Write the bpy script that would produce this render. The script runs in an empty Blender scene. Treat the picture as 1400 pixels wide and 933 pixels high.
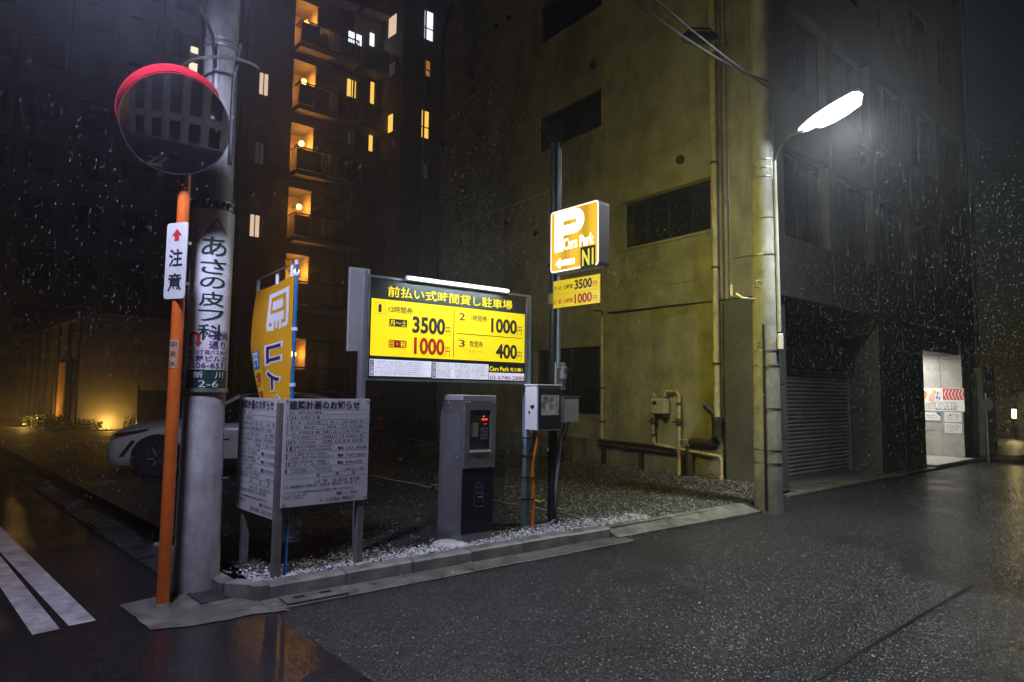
import bpy, math, random
from mathutils import Vector, Matrix
random.seed(7)
RAIN_N, HAZE_D = 190000, 0.0038
R = math.radians
sc = bpy.context.scene
COL = sc.collection

# ------------------------------------------------------------------ camera
F_PX, PITCH, ROLL, CAM_H = 900.0, 4.55, 0.7, 1.6
cam_d = bpy.data.cameras.new('camera')
cam = bpy.data.objects.new('camera', cam_d)
COL.objects.link(cam)
cam_d.sensor_width = 36.0
cam_d.lens = F_PX / 1400.0 * 36.0
cam_d.clip_start = 0.05
cam_d.clip_end = 600.0
CM = Matrix.Rotation(R(90 + PITCH), 4, 'X') @ Matrix.Rotation(R(ROLL), 4, 'Z')
cam.matrix_world = Matrix.Translation((0, 0, CAM_H)) @ CM
sc.camera = cam

# ------------------------------------------------------------------ world (night sky) and moon-dim sun
w = bpy.data.worlds.new('World')
sc.world = w
w.use_nodes = True
nt = w.node_tree
nt.nodes.clear()
sky = nt.nodes.new('ShaderNodeTexSky')
sky.sky_type = 'NISHITA'
sky.sun_disc = False
sky.sun_elevation = R(3)
sky.sun_rotation = R(200)
bg = nt.nodes.new('ShaderNodeBackground')
bg.inputs['Strength'].default_value = 0.004
wo = nt.nodes.new('ShaderNodeOutputWorld')
nt.links.new(sky.outputs[0], bg.inputs[0])
nt.links.new(bg.outputs[0], wo.inputs[0])
sun_d = bpy.data.lights.new('moon', 'SUN')
sun_d.energy = 0.004
sun_d.angle = R(12)
sun_d.color = (0.75, 0.82, 1.0)
sun = bpy.data.objects.new('moon', sun_d)
COL.objects.link(sun)
sun.rotation_euler = (R(35), 0, R(20))

vs = sc.view_settings
vs.view_transform = 'Standard'
vs.look = 'None'
vs.exposure = 0.3
vs.gamma = 1.0
vs.use_curve_mapping = False
sc.render.engine = 'CYCLES'
sc.cycles.max_bounces = 4
sc.cycles.diffuse_bounces = 2
sc.cycles.glossy_bounces = 2
sc.cycles.volume_bounces = 0
sc.cycles.sample_clamp_indirect = 1.5
sc.cycles.sample_clamp_direct = 8.0
sc.cycles.use_denoising = True
sc.cycles.use_adaptive_sampling = False
sc.cycles.adaptive_threshold = 0.03
sc.cycles.transparent_max_bounces = 6
sc.cycles.caustics_reflective = False
sc.cycles.caustics_refractive = False

# ------------------------------------------------------------------ pixel -> place helpers
def ray(px, py):
    d = CM.to_3x3() @ Vector(((px - 700) / F_PX, -(py - 466.5) / F_PX, -1.0))
    return d
def gnd(px, py, z=0.0):
    d = ray(px, py)
    t = (z - CAM_H) / d.z
    return Vector((d.x * t, d.y * t, z))
def at(px, py, Y):
    d = ray(px, py)
    t = Y / d.y
    return Vector((d.x * t, Y, CAM_H + d.z * t))
class Fr:
    """upright plane: origin o, local x at angle ang (deg); local -y faces out"""
    def __init__(s, o, ang):
        s.o = Vector((o[0], o[1], o[2] if len(o) > 2 else 0.0))
        s.ang = ang
        s.x = Vector((math.cos(R(ang)), math.sin(R(ang)), 0))
        s.n = Vector((-math.sin(R(ang)), math.cos(R(ang)), 0))
    def px(s, px, py, off=0.0):
        d = ray(px, py)
        c = Vector((0, 0, CAM_H))
        t = ((s.o + s.n * off - c).dot(s.n)) / d.dot(s.n)
        p = c + d * t - s.o
        return p.dot(s.x), p.z
    def w(s, lx, ly=0.0, lz=0.0):
        return s.o + s.x * lx + s.n * ly + Vector((0, 0, lz))
U = 40.5          # right-hand street runs at this angle (from world X)
V = 133.5         # left-hand street
class Quad:
    """homography: four picture corners (TL,TR,BR,BL) -> unit square"""
    def __init__(s, c, W, H):
        s.W, s.H = W, H
        (x0, y0), (x1, y1), (x2, y2), (x3, y3) = c
        dx1, dx2, sx = x1 - x2, x3 - x2, x0 - x1 + x2 - x3
        dy1, dy2, sy = y1 - y2, y3 - y2, y0 - y1 + y2 - y3
        den = dx1 * dy2 - dx2 * dy1
        g = (sx * dy2 - dx2 * sy) / den
        h = (dx1 * sy - sx * dy1) / den
        m = Matrix(((x1 - x0 + g * x1, x3 - x0 + h * x3, x0), (y1 - y0 + g * y1, y3 - y0 + h * y3, y0), (g, h, 1)))
        s.m = m.inverted()
    def uv(s, x, y):
        v = s.m @ Vector((x, y, 1))
        return v.x / v.z * s.W, (1 - v.y / v.z) * s.H
    def rect(s, x0, y0, x1, y1):
        a = s.uv(x0, y0); b = s.uv(x1, y1)
        return (a[0], b[0], b[1], a[1])

# ------------------------------------------------------------------ materials
MATS = {}
def nodes(name):
    m = bpy.data.materials.new(name)
    m.use_nodes = True
    t = m.node_tree
    b = t.nodes['Principled BSDF']
    return m, t, b
def pbr(name, col, rough=0.5, metal=0.0, var=0.12, scale=3.0, bump=0.0, bscale=60.0, spec=0.5, streak=0.0, dirt=None, dirt_amt=0.5, rvar=0.0, trans=0.0):
    if name in MATS:
        return MATS[name]
    m, t, b = nodes(name)
    N, L = t.nodes, t.links
    b.inputs['Roughness'].default_value = rough
    b.inputs['Metallic'].default_value = metal
    b.inputs['Specular IOR Level'].default_value = spec
    if trans:
        b.inputs['Transmission Weight'].default_value = trans
    tc = N.new('ShaderNodeTexCoord')
    n1 = N.new('ShaderNodeTexNoise'); n1.inputs['Scale'].default_value = scale; n1.inputs['Detail'].default_value = 6; n1.inputs['Roughness'].default_value = 0.62
    mp = N.new('ShaderNodeMapping')
    if streak:
        mp.inputs['Scale'].default_value = (1, 1, streak)
    L.new(tc.outputs['Object'], mp.inputs[0]); L.new(mp.outputs[0], n1.inputs[0])
    r = N.new('ShaderNodeMapRange'); r.inputs[1].default_value = 0.28; r.inputs[2].default_value = 0.72
    r.inputs[3].default_value = 1 - var * 2; r.inputs[4].default_value = 1 + var
    L.new(n1.outputs[0], r.inputs[0])
    mx = N.new('ShaderNodeVectorMath'); mx.operation = 'SCALE'; mx.inputs[0].default_value = col[:3]
    L.new(r.outputs[0], mx.inputs['Scale'])
    out = mx.outputs[0]
    if dirt:
        n2 = N.new('ShaderNodeTexNoise'); n2.inputs['Scale'].default_value = scale * 0.45; n2.inputs['Detail'].default_value = 8; n2.inputs['Roughness'].default_value = 0.7
        mp2 = N.new('ShaderNodeMapping'); mp2.inputs['Scale'].default_value = (1, 1, 0.28); mp2.inputs['Location'].default_value = (3, 7, 1)
        L.new(tc.outputs['Object'], mp2.inputs[0]); L.new(mp2.outputs[0], n2.inputs[0])
        r2 = N.new('ShaderNodeMapRange'); r2.inputs[1].default_value = 0.46; r2.inputs[2].default_value = 0.68; r2.inputs[4].default_value = dirt_amt
        L.new(n2.outputs[0], r2.inputs[0])
        mm = N.new('ShaderNodeMix'); mm.data_type = 'RGBA'
        L.new(r2.outputs[0], mm.inputs[0]); L.new(out, mm.inputs[6]); mm.inputs[7].default_value = (*dirt, 1)
        out = mm.outputs[2]
    L.new(out, b.inputs['Base Color'])
    if rvar:
        r3 = N.new('ShaderNodeMapRange'); r3.inputs[1].default_value = 0.3; r3.inputs[2].default_value = 0.7
        r3.inputs[3].default_value = max(0.02, rough - rvar); r3.inputs[4].default_value = min(1, rough + rvar)
        L.new(n1.outputs[0], r3.inputs[0]); L.new(r3.outputs[0], b.inputs['Roughness'])
    if bump:
        n3 = N.new('ShaderNodeTexNoise'); n3.inputs['Scale'].default_value = bscale; n3.inputs['Detail'].default_value = 4
        L.new(tc.outputs['Object'], n3.inputs[0])
        bp = N.new('ShaderNodeBump'); bp.inputs['Strength'].default_value = 1.0; bp.inputs['Distance'].default_value = bump
        L.new(n3.outputs[0], bp.inputs['Height']); L.new(bp.outputs[0], b.inputs['Normal'])
    MATS[name] = m
    return m
def emit(name, col, strength, rough=0.4, base=None):
    if name in MATS:
        return MATS[name]
    m, t, b = nodes(name)
    b.inputs['Base Color'].default_value = (*(base or col), 1)
    b.inputs['Roughness'].default_value = rough
    b.inputs['Emission Color'].default_value = (*col, 1)
    b.inputs['Emission Strength'].default_value = strength
    MATS[name] = m
    return m

# ------------------------------------------------------------------ mesh helpers
class MB:
    def __init__(s):
        s.v = []; s.f = []
    def add(s, vs, fs):
        k = len(s.v)
        s.v += [tuple(p) for p in vs]
        s.f += [tuple(i + k for i in f) for f in fs]
        return s
    def box(s, x0, x1, y0, y1, z0, z1, c=0.0):
        if c <= 0:
            return s.add([(x0, y0, z0), (x1, y0, z0), (x1, y1, z0), (x0, y1, z0), (x0, y0, z1), (x1, y0, z1), (x1, y1, z1), (x0, y1, z1)],
                         [(0, 3, 2, 1), (4, 5, 6, 7), (0, 1, 5, 4), (1, 2, 6, 5), (2, 3, 7, 6), (3, 0, 4, 7)])
        # bevelled box: 24 verts
        vs = []
        for sx in (0, 1):
            for sy in (0, 1):
                for sz in (0, 1):
                    X = (x0, x1)[sx]; Y = (y0, y1)[sy]; Z = (z0, z1)[sz]
                    ix = c if sx == 0 else -c; iy = c if sy == 0 else -c; iz = c if sz == 0 else -c
                    vs += [(X, Y + iy, Z + iz), (X + ix, Y, Z + iz), (X + ix, Y + iy, Z)]
        def q(sx, sy, sz, a): return (sx * 4 + sy * 2 + sz) * 3 + a
        fs = [(q(0,0,0,0), q(0,0,1,0), q(0,1,1,0), q(0,1,0,0)), (q(1,0,0,0), q(1,1,0,0), q(1,1,1,0), q(1,0,1,0)),
              (q(0,0,0,1), q(1,0,0,1), q(1,0,1,1), q(0,0,1,1)), (q(0,1,0,1), q(0,1,1,1), q(1,1,1,1), q(1,1,0,1)),
              (q(0,0,0,2), q(0,1,0,2), q(1,1,0,2), q(1,0,0,2)), (q(0,0,1,2), q(1,0,1,2), q(1,1,1,2), q(0,1,1,2))]
        for a in (0, 1):
            for b in (0, 1):
                fs.append((q(a,b,0,0), q(a,b,0,1), q(a,b,1,1), q(a,b,1,0)))
                fs.append((q(a,0,b,0), q(a,0,b,2), q(a,1,b,2), q(a,1,b,0)))
                fs.append((q(0,a,b,1), q(0,a,b,2), q(1,a,b,2), q(1,a,b,1)))
                for d in (0, 1):
                    fs.append((q(a,b,d,0), q(a,b,d,1), q(a,b,d,2)))
        return s.add(vs, fs)
    def tube(s, pts, r, n=10, cap=True, r1=None):
        pts = [Vector(p) for p in pts]
        k = len(pts)
        rings = []
        ref = Vector((0, 0, 1))
        for i, p in enumerate(pts):
            if i == 0: d = pts[1] - p
            elif i == k - 1: d = p - pts[i - 1]
            else: d = (pts[i + 1] - p).normalized() + (p - pts[i - 1]).normalized()
            d.normalize()
            rf = ref if abs(d.dot(ref)) < 0.95 else Vector((1, 0, 0))
            a = d.cross(rf).normalized(); b = a.cross(d).normalized()
            rr = r if r1 is None else r + (r1 - r) * i / (k - 1)
            rings.append([p + (a * math.cos(2 * math.pi * j / n) + b * math.sin(2 * math.pi * j / n)) * rr for j in range(n)])
        vs = [q for ring in rings for q in ring]
        fs = []
        for i in range(k - 1):
            for j in range(n):
                fs.append((i * n + j, i * n + (j + 1) % n, (i + 1) * n + (j + 1) % n, (i + 1) * n + j))
        if cap:
            fs.append(tuple(range(n - 1, -1, -1))); fs.append(tuple((k - 1) * n + j for j in range(n)))
        return s.add(vs, fs)
    def lathe(s, prof, n=24, c=(0, 0, 0), axis='z'):
        vs = []
        for (r, h) in prof:
            for j in range(n):
                a = 2 * math.pi * j / n
                if axis == 'z': p = (c[0] + r * math.cos(a), c[1] + r * math.sin(a), c[2] + h)
                elif axis == 'y': p = (c[0] + r * math.cos(a), c[1] + h, c[2] + r * math.sin(a))
                else: p = (c[0] + h, c[1] + r * math.cos(a), c[2] + r * math.sin(a))
                vs.append(p)
        fs = []
        k = len(prof)
        for i in range(k - 1):
            for j in range(n):
                fs.append((i * n + j, i * n + (j + 1) % n, (i + 1) * n + (j + 1) % n, (i + 1) * n + j))
        fs.append(tuple(range(n - 1, -1, -1))); fs.append(tuple((k - 1) * n + j for j in range(n)))
        return s.add(vs, fs)
    def prism(s, poly, z0, z1):
        n = len(poly)
        vs = [(p[0], p[1], z0) for p in poly] + [(p[0], p[1], z1) for p in poly]
        fs = [tuple(range(n - 1, -1, -1)), tuple(range(n, 2 * n))] + [(i, (i + 1) % n, n + (i + 1) % n, n + i) for i in range(n)]
        return s.add(vs, fs)
    def plate(s, poly, y0, y1):
        """outline in (x,z), thickness along y"""
        n = len(poly)
        vs = [(p[0], y0, p[1]) for p in poly] + [(p[0], y1, p[1]) for p in poly]
        fs = [tuple(range(n)), tuple(range(2 * n - 1, n - 1, -1))] + [(i, n + i, n + (i + 1) % n, (i + 1) % n) for i in range(n)]
        return s.add(vs, fs)
    def quad(s, a, b, c, d):
        return s.add([a, b, c, d], [(0, 1, 2, 3)])
    def build(s, name, mat, parent=None, smooth=False, loc=None, rotz=0.0, fix=True):
        me = bpy.data.meshes.new(name)
        me.from_pydata(s.v, [], s.f)
        if fix:
            import bmesh
            bm = bmesh.new(); bm.from_mesh(me)
            bmesh.ops.recalc_face_normals(bm, faces=bm.faces)
            bm.to_mesh(me); bm.free()
        if mat: me.materials.append(mat)
        if smooth:
            me.polygons.foreach_set('use_smooth', [True] * len(me.polygons))
            me.set_sharp_from_angle(angle=R(40))
        me.update()
        o = bpy.data.objects.new(name, me)
        COL.objects.link(o)
        if parent: o.parent = parent
        if loc is not None: o.location = loc
        if rotz: o.rotation_euler = (0, 0, R(rotz))
        return o
def smooth_angle(o, deg=35):
    me = o.data
    me.polygons.foreach_set('use_smooth', [True] * len(me.polygons))
    try:
        me.set_sharp_from_angle(angle=R(deg))
    except Exception:
        pass
    return o
def thing(name, label, cat, loc=(0, 0, 0), rotz=0.0, group=None):
    o = bpy.data.objects.new(name, None)
    o.empty_display_size = 0.1
    COL.objects.link(o)
    o.location = loc
    o.rotation_euler = (0, 0, R(rotz))
    return tag(o, label, cat, group)
def tag(o, label, cat, group=None):
    o['label'] = label; o['category'] = cat
    if group: o['group'] = group
    return o
def struct(o, kind='structure'):
    o['kind'] = kind
    return o
def sroot(name, loc=(0, 0, 0), rotz=0.0):
    o = bpy.data.objects.new(name, None)
    COL.objects.link(o)
    o.location = loc; o.rotation_euler = (0, 0, R(rotz))
    return struct(o)
def dup(o, parent=None, loc=None):
    c = o.copy()
    COL.objects.link(c)
    if parent is not None: c.parent = parent
    if loc is not None: c.location = loc
    for ch in list(o.children):
        dup(ch, c)
    return c
def rounded(x0, x1, z0, z1, r, n=5):
    pts = []
    for cx, cz, a0 in ((x1 - r, z0 + r, -90), (x1 - r, z1 - r, 0), (x0 + r, z1 - r, 90), (x0 + r, z0 + r, 180)):
        for i in range(n + 1):
            a = R(a0 + 90 * i / n)
            pts.append((cx + r * math.cos(a), cz + r * math.sin(a)))
    return pts
_font_cache = {}
def glyphs(s, bold=0.0):
    key = (s, bold)
    if key in _font_cache: return _font_cache[key]
    c = bpy.data.curves.new('t', 'FONT'); c.body = s; c.size = 1; c.offset = bold; c.resolution_u = 3
    o = bpy.data.objects.new('t', c); COL.objects.link(o)
    dg = bpy.context.evaluated_depsgraph_get()
    m = bpy.data.meshes.new_from_object(o.evaluated_get(dg))
    vs = [(v.co.x, v.co.y) for v in m.vertices]; fs = [tuple(p.vertices) for p in m.polygons]
    bpy.data.objects.remove(o); bpy.data.curves.remove(c); bpy.data.meshes.remove(m)
    _font_cache[key] = (vs, fs)
    return vs, fs
def glyph_fit(s, rect, bold=0.0):
    vs, fs = glyphs(s, bold)
    xs = [p[0] for p in vs]; ys = [p[1] for p in vs]
    x0, x1, z0, z1 = rect
    ax, ay = min(xs), min(ys)
    kx = (x1 - x0) / (max(xs) - ax); kz = (z1 - z0) / max(1e-6, (max(ys) - ay))
    return [(x0 + (p[0] - ax) * kx, z0 + (p[1] - ay) * kz) for p in vs], fs
def sliced(vs, fs, step):
    """cut flat glyphs into narrow columns (and rows) so that they can be bent"""
    import bmesh
    bm = bmesh.new()
    bv = [bm.verts.new((p[0], p[1], 0)) for p in vs]
    for f in fs:
        try: bm.faces.new([bv[i] for i in f])
        except ValueError: pass
    for ax in (0, 1):
        lo = min(p[ax] for p in vs); hi = max(p[ax] for p in vs)
        n = max(1, int((hi - lo) / step))
        for i in range(1, n):
            c = lo + (hi - lo) * i / n
            bmesh.ops.bisect_plane(bm, geom=bm.verts[:] + bm.edges[:] + bm.faces[:], plane_co=(c, 0, 0) if ax == 0 else (0, c, 0), plane_no=(1, 0, 0) if ax == 0 else (0, 1, 0))
    bm.verts.index_update()
    ov = [(v.co.x, v.co.y) for v in bm.verts]; of = [tuple(v.index for v in f.verts) for f in bm.faces]
    bm.free()
    return ov, of
class TX:
    """flat print on the y=-d face of a plate"""
    def __init__(s): s.mb = MB()
    def text(s, t, rect, y, bold=0.0):
        vs, fs = glyph_fit(t, rect, bold)
        s.mb.add([(p[0], y, p[1]) for p in vs], fs); return s
    def vtext(s, t, rect, y, bold=0.0, gap=0.1):
        x0, x1, z0, z1 = rect
        h = (z1 - z0) / len(t)
        for i, ch in enumerate(t):
            s.text(ch, (x0, x1, z1 - (i + 1) * h + h * gap / 2, z1 - i * h - h * gap / 2), y, bold)
        return s
    def rect(s, r, y):
        x0, x1, z0, z1 = r
        s.mb.add([(x0, y, z0), (x1, y, z0), (x1, y, z1), (x0, y, z1)], [(0, 1, 2, 3)]); return s
    def ring(s, r, y, t):
        x0, x1, z0, z1 = r
        s.rect((x0, x1, z0, z0 + t), y).rect((x0, x1, z1 - t, z1), y).rect((x0, x0 + t, z0 + t, z1 - t), y).rect((x1 - t, x1, z0 + t, z1 - t), y); return s
    def poly(s, pts, y):
        s.mb.add([(p[0], y, p[1]) for p in pts], [tuple(range(len(pts)))]); return s
    def fine(s, r, rows, y, rnd, fill=0.62):
        """unreadable small print: rows of tiny marks"""
        x0, x1, z0, z1 = r
        h = (z1 - z0) / rows
        for i in range(rows):
            z = z1 - (i + 1) * h
            x = x0
            end = x1 - rnd.random() * (x1 - x0) * 0.25
            while x < end:
                wd = h * fill * rnd.uniform(0.5, 0.95)
                k = rnd.random()
                if k < 0.85:
                    s.rect((x, x + wd, z + h * 0.2, z + h * 0.28), y)
                    s.rect((x + wd * rnd.uniform(0.1, .6), x + wd * rnd.uniform(.65, .8), z + h * 0.28, z + h * (0.2 + fill)), y)
                    if k < 0.55: s.rect((x, x + wd, z + h * (0.12 + fill), z + h * (0.2 + fill)), y)
                x += wd + h * 0.12
        return s
    def build(s, name, mat, parent):
        return s.mb.build(name, mat, parent, fix=False)
def wall(mb, L, H, holes, back=True, x0=0.0, z0=0.0):
    """front face at y=0 with rectangular recesses (xa,xb,za,zb,depth); the recess back is closed when depth<0.3"""
    xs = sorted(set([x0, L] + [h[0] for h in holes] + [h[1] for h in holes]))
    zs = sorted(set([z0, H] + [h[2] for h in holes] + [h[3] for h in holes]))
    xs = [x for x in xs if x0 <= x <= L]; zs = [z for z in zs if z0 <= z <= H]
    def dep(x, z):
        d = 0
        for h in holes:
            if h[0] < x < h[1] and h[2] < z < h[3]: d = max(d, h[4])
        return d
    D = [[dep((xs[i] + xs[i + 1]) / 2, (zs[j] + zs[j + 1]) / 2) for j in range(len(zs) - 1)] for i in range(len(xs) - 1)]
    nx, nz = len(xs) - 1, len(zs) - 1
    for i in range(nx):
        for j in range(nz):
            d = D[i][j]
            mb.quad((xs[i], d, zs[j]), (xs[i + 1], d, zs[j]), (xs[i + 1], d, zs[j + 1]), (xs[i], d, zs[j + 1]))
            if i + 1 < nx and D[i + 1][j] != d:
                e = D[i + 1][j]
                q = [(xs[i + 1], d, zs[j]), (xs[i + 1], e, zs[j]), (xs[i + 1], e, zs[j + 1]), (xs[i + 1], d, zs[j + 1])]
                mb.quad(*q)
            if j + 1 < nz and D[i][j + 1] != d:
                e = D[i][j + 1]
                mb.quad((xs[i], d, zs[j + 1]), (xs[i + 1], d, zs[j + 1]), (xs[i + 1], e, zs[j + 1]), (xs[i], e, zs[j + 1]))
    return mb
# ------------------------------------------------------------------ asphalt
def asphalt(name, base, rough, grain, gs, puddle, tint, facet=0.0):
    m, t, b = nodes(name)
    N, L = t.nodes, t.links
    tc = N.new('ShaderNodeTexCoord')
    big = N.new('ShaderNodeTexNoise'); big.inputs['Scale'].default_value = 0.55; big.inputs['Detail'].default_value = 7; big.inputs['Roughness'].default_value = 0.6
    L.new(tc.outputs['Object'], big.inputs[0])
    vor = N.new('ShaderNodeTexVoronoi'); vor.inputs['Scale'].default_value = gs
    L.new(tc.outputs['Object'], vor.inputs[0])
    fine = N.new('ShaderNodeTexNoise'); fine.inputs['Scale'].default_value = gs * 0.7; fine.inputs['Detail'].default_value = 3
    L.new(tc.outputs['Object'], fine.inputs[0])
    # base colour: dark binder with paler chips
    cr = N.new('ShaderNodeValToRGB')
    cr.color_ramp.elements[0].position = 0.0; cr.color_ramp.elements[0].color = (base * 0.6 * tint[0], base * 0.6 * tint[1], base * 0.6 * tint[2], 1)
    cr.color_ramp.elements[1].position = 1.0; cr.color_ramp.elements[1].color = (base * 2.6 * tint[0], base * 2.6 * tint[1], base * 2.6 * tint[2], 1)
    L.new(vor.outputs['Color'], cr.inputs[0])
    L.new(cr.outputs[0], b.inputs['Base Color'])
    # wetness: smooth where the big noise is low
    rr = N.new('ShaderNodeMapRange'); rr.inputs[1].default_value = 0.38; rr.inputs[2].default_value = 0.52
    rr.inputs[3].default_value = puddle; rr.inputs[4].default_value = rough
    L.new(big.outputs[0], rr.inputs[0]); L.new(rr.outputs[0], b.inputs['Roughness'])
    bs = N.new('ShaderNodeMapRange'); bs.inputs[1].default_value = 0.38; bs.inputs[2].default_value = 0.52; bs.inputs[3].default_value = 0.30; bs.inputs[4].default_value = 1.0
    L.new(big.outputs[0], bs.inputs[0])
    ad = N.new('ShaderNodeMath'); ad.operation = 'ADD'
    L.new(vor.outputs['Distance'], ad.inputs[0]); L.new(fine.outputs[0], ad.inputs[1])
    bp = N.new('ShaderNodeBump'); bp.inputs['Distance'].default_value = grain
    L.new(bs.outputs[0], bp.inputs['Strength']); L.new(ad.outputs[0], bp.inputs['Height'])
    v2 = N.new('ShaderNodeTexVoronoi'); v2.inputs['Scale'].default_value = gs * 1.3
    L.new(tc.outputs['Object'], v2.inputs[0])
    sb = N.new('ShaderNodeVectorMath'); sb.operation = 'SUBTRACT'; sb.inputs[1].default_value = (.5, .5, .5)
    L.new(v2.outputs['Color'], sb.inputs[0])
    s2 = N.new('ShaderNodeVectorMath'); s2.operation = 'SCALE'
    mu = N.new('ShaderNodeMath'); mu.operation = 'MULTIPLY'; mu.inputs[1].default_value = facet
    L.new(bs.outputs[0], mu.inputs[0])
    L.new(sb.outputs[0], s2.inputs[0]); L.new(mu.outputs[0], s2.inputs['Scale'])
    a2 = N.new('ShaderNodeVectorMath'); a2.operation = 'ADD'
    L.new(bp.outputs[0], a2.inputs[0]); L.new(s2.outputs[0], a2.inputs[1])
    nm = N.new('ShaderNodeVectorMath'); nm.operation = 'NORMALIZE'
    L.new(a2.outputs[0], nm.inputs[0])
    L.new(nm.outputs[0], b.inputs['Normal'])
    MATS[name] = m
    return m
m_road = asphalt('wet_asphalt', 0.020, 0.21, 0.005, 90, 0.14, (1, 1, 1.04), 1.15)
m_side = asphalt('old_wet_asphalt', 0.011, 0.16, 0.0012, 80, 0.05, (1.15, 0.95, 0.95), 0.07)
m_lot = asphalt('lot_ground', 0.020, 0.75, 0.02, 42, 0.55, (1.1, 1.0, 0.8))
m_paint = pbr('road_paint', (0.42, 0.40, 0.38), 0.4, var=0.3, scale=9, bump=0.003, bscale=120, dirt=(0.10, 0.10, 0.09), dirt_amt=0.8)
m_conc = pbr('wet_concrete', (0.15, 0.14, 0.11), 0.42, var=0.3, scale=5, bump=0.004, bscale=90, dirt=(0.06, 0.055, 0.045), dirt_amt=0.75, rvar=0.18)
m_kerb = pbr('kerb_concrete', (0.20, 0.195, 0.17), 0.45, var=0.3, scale=6, bump=0.004, bscale=80, dirt=(0.05, 0.05, 0.045), dirt_amt=0.8, rvar=0.15)
m_pole = pbr('pole_concrete', (0.33, 0.325, 0.30), 0.7, var=0.2, scale=5, bump=0.004, bscale=60, dirt=(0.12, 0.11, 0.095), dirt_amt=0.85)
m_wallA = pbr('stained_render', (0.42, 0.39, 0.29), 0.8, var=0.22, scale=1.6, bump=0.012, bscale=55, dirt=(0.13, 0.11, 0.085), dirt_amt=0.85)
m_wallA2 = pbr('grey_stone_cladding', (0.10, 0.10, 0.088), 0.6, var=0.2, scale=1.6, bump=0.004, bscale=50, dirt=(0.10, 0.10, 0.09), dirt_amt=0.7)
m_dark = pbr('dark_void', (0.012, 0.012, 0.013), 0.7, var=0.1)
m_glass = pbr('dark_window_glass', (0.015, 0.017, 0.02), 0.08, var=0.1, scale=0.7)
m_alu = pbr('weathered_aluminium', (0.42, 0.43, 0.44), 0.42, 0.85, var=0.12, scale=8, rvar=0.08)
m_dalu = pbr('dark_bronze_frame', (0.05, 0.048, 0.045), 0.4, 0.6)
m_black = pbr('black_plastic', (0.018, 0.018, 0.02), 0.45)
m_cream = pbr('cream_pipe_paint', (0.62, 0.55, 0.33), 0.45, var=0.2, scale=7, dirt=(0.20, 0.15, 0.09), dirt_amt=0.6)
m_gasp = pbr('gas_pipe_paint', (0.66, 0.52, 0.26), 0.45, var=0.25, scale=9, dirt=(0.22, 0.12, 0.06), dirt_amt=0.7)
m_rust = pbr('rusty_black_pipe', (0.045, 0.040, 0.034), 0.5, var=0.35, scale=9, dirt=(0.14, 0.08, 0.04), dirt_amt=0.5)
m_orange = pbr('orange_pole_paint', (0.72, 0.15, 0.02), 0.33, var=0.12, scale=6, dirt=(0.30, 0.07, 0.02), dirt_amt=0.45)
m_red = pbr('red_plastic', (0.60, 0.03, 0.04), 0.4)
m_white = pbr('white_enamel', (0.72, 0.72, 0.70), 0.4, var=0.06, scale=6, dirt=(0.38, 0.36, 0.32), dirt_amt=0.5)
m_cab = pbr('cabinet_white_paint', (0.72, 0.72, 0.74), 0.4, var=0.05)
m_steel = pbr('brushed_steel', (0.42, 0.42, 0.43), 0.38, 0.8, var=0.1, scale=12, rvar=0.08)
m_navy = pbr('navy_panel', (0.010, 0.012, 0.022), 0.35)
m_ink = pbr('black_print', (0.02, 0.02, 0.025), 0.5, var=0.05)
m_redink = pbr('red_print', (0.55, 0.03, 0.03), 0.5, var=0.05)
m_pur = pbr('purple_print', (0.10, 0.04, 0.16), 0.5, var=0.05)
m_grn = pbr('dark_green_plate', (0.015, 0.05, 0.035), 0.4)
m_wprint = pbr('white_print', (0.72, 0.72, 0.72), 0.5, var=0.05)
m_gprint = pbr('grey_print', (0.24, 0.24, 0.25), 0.5, var=0.05)
m_bluepost = pbr('pale_blue_post_paint', (0.30, 0.42, 0.50), 0.4, var=0.1, scale=7)
m_blue = pbr('blue_pole_plastic', (0.02, 0.20, 0.55), 0.3)
m_mortar = pbr('white_mortar', (0.55, 0.54, 0.50), 0.7, var=0.15, scale=9, bump=0.006, bscale=30)
m_leaf = pbr('dark_leaf', (0.05, 0.085, 0.025), 0.5, var=0.5, scale=5)
m_yleaf = pbr('yellow_plastic_tag', (0.55, 0.35, 0.02), 0.5)

# ------------------------------------------------------------------ ground
K0 = gnd(345, 826)                       # lot kerb corner, foot of kerb
K1 = gnd(842, 738)                       # end of upright kerb
K2 = gnd(1036, 700)                      # end of lowered kerb
KA = math.degrees(math.atan2((K2 - K0).y, (K2 - K0).x))
KL1 = (K1 - K0).length; KL2 = (K2 - K0).length
FK = Fr(K0, KA)
ux, vx = Vector((math.cos(R(U)), math.sin(R(U)), 0)), Vector((math.cos(R(V)), math.sin(R(V)), 0))
road = MB().add([(-80, -40, 0), (80, -40, 0), (80, 90, 0), (-80, 90, 0)], [(0, 1, 2, 3)]).build('road', m_road, fix=False)
struct(road)
# darker, older asphalt of the left-hand street
s0, s1 = gnd(383, 848), gnd(510, 933)
sd = (s1 - s0).normalized()
sp = [s0, s0 + sd * 9, s0 + sd * 9 - ux * 30, s0 - ux * 24 + vx * 60, K0 + vx * 60 + ux * 0.2, K0 + ux * 0.3]
MBs = MB().add([(p.x, p.y, 0.004) for p in sp], [tuple(range(len(sp)))])
struct(MBs.build('side_street', m_side))
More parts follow.
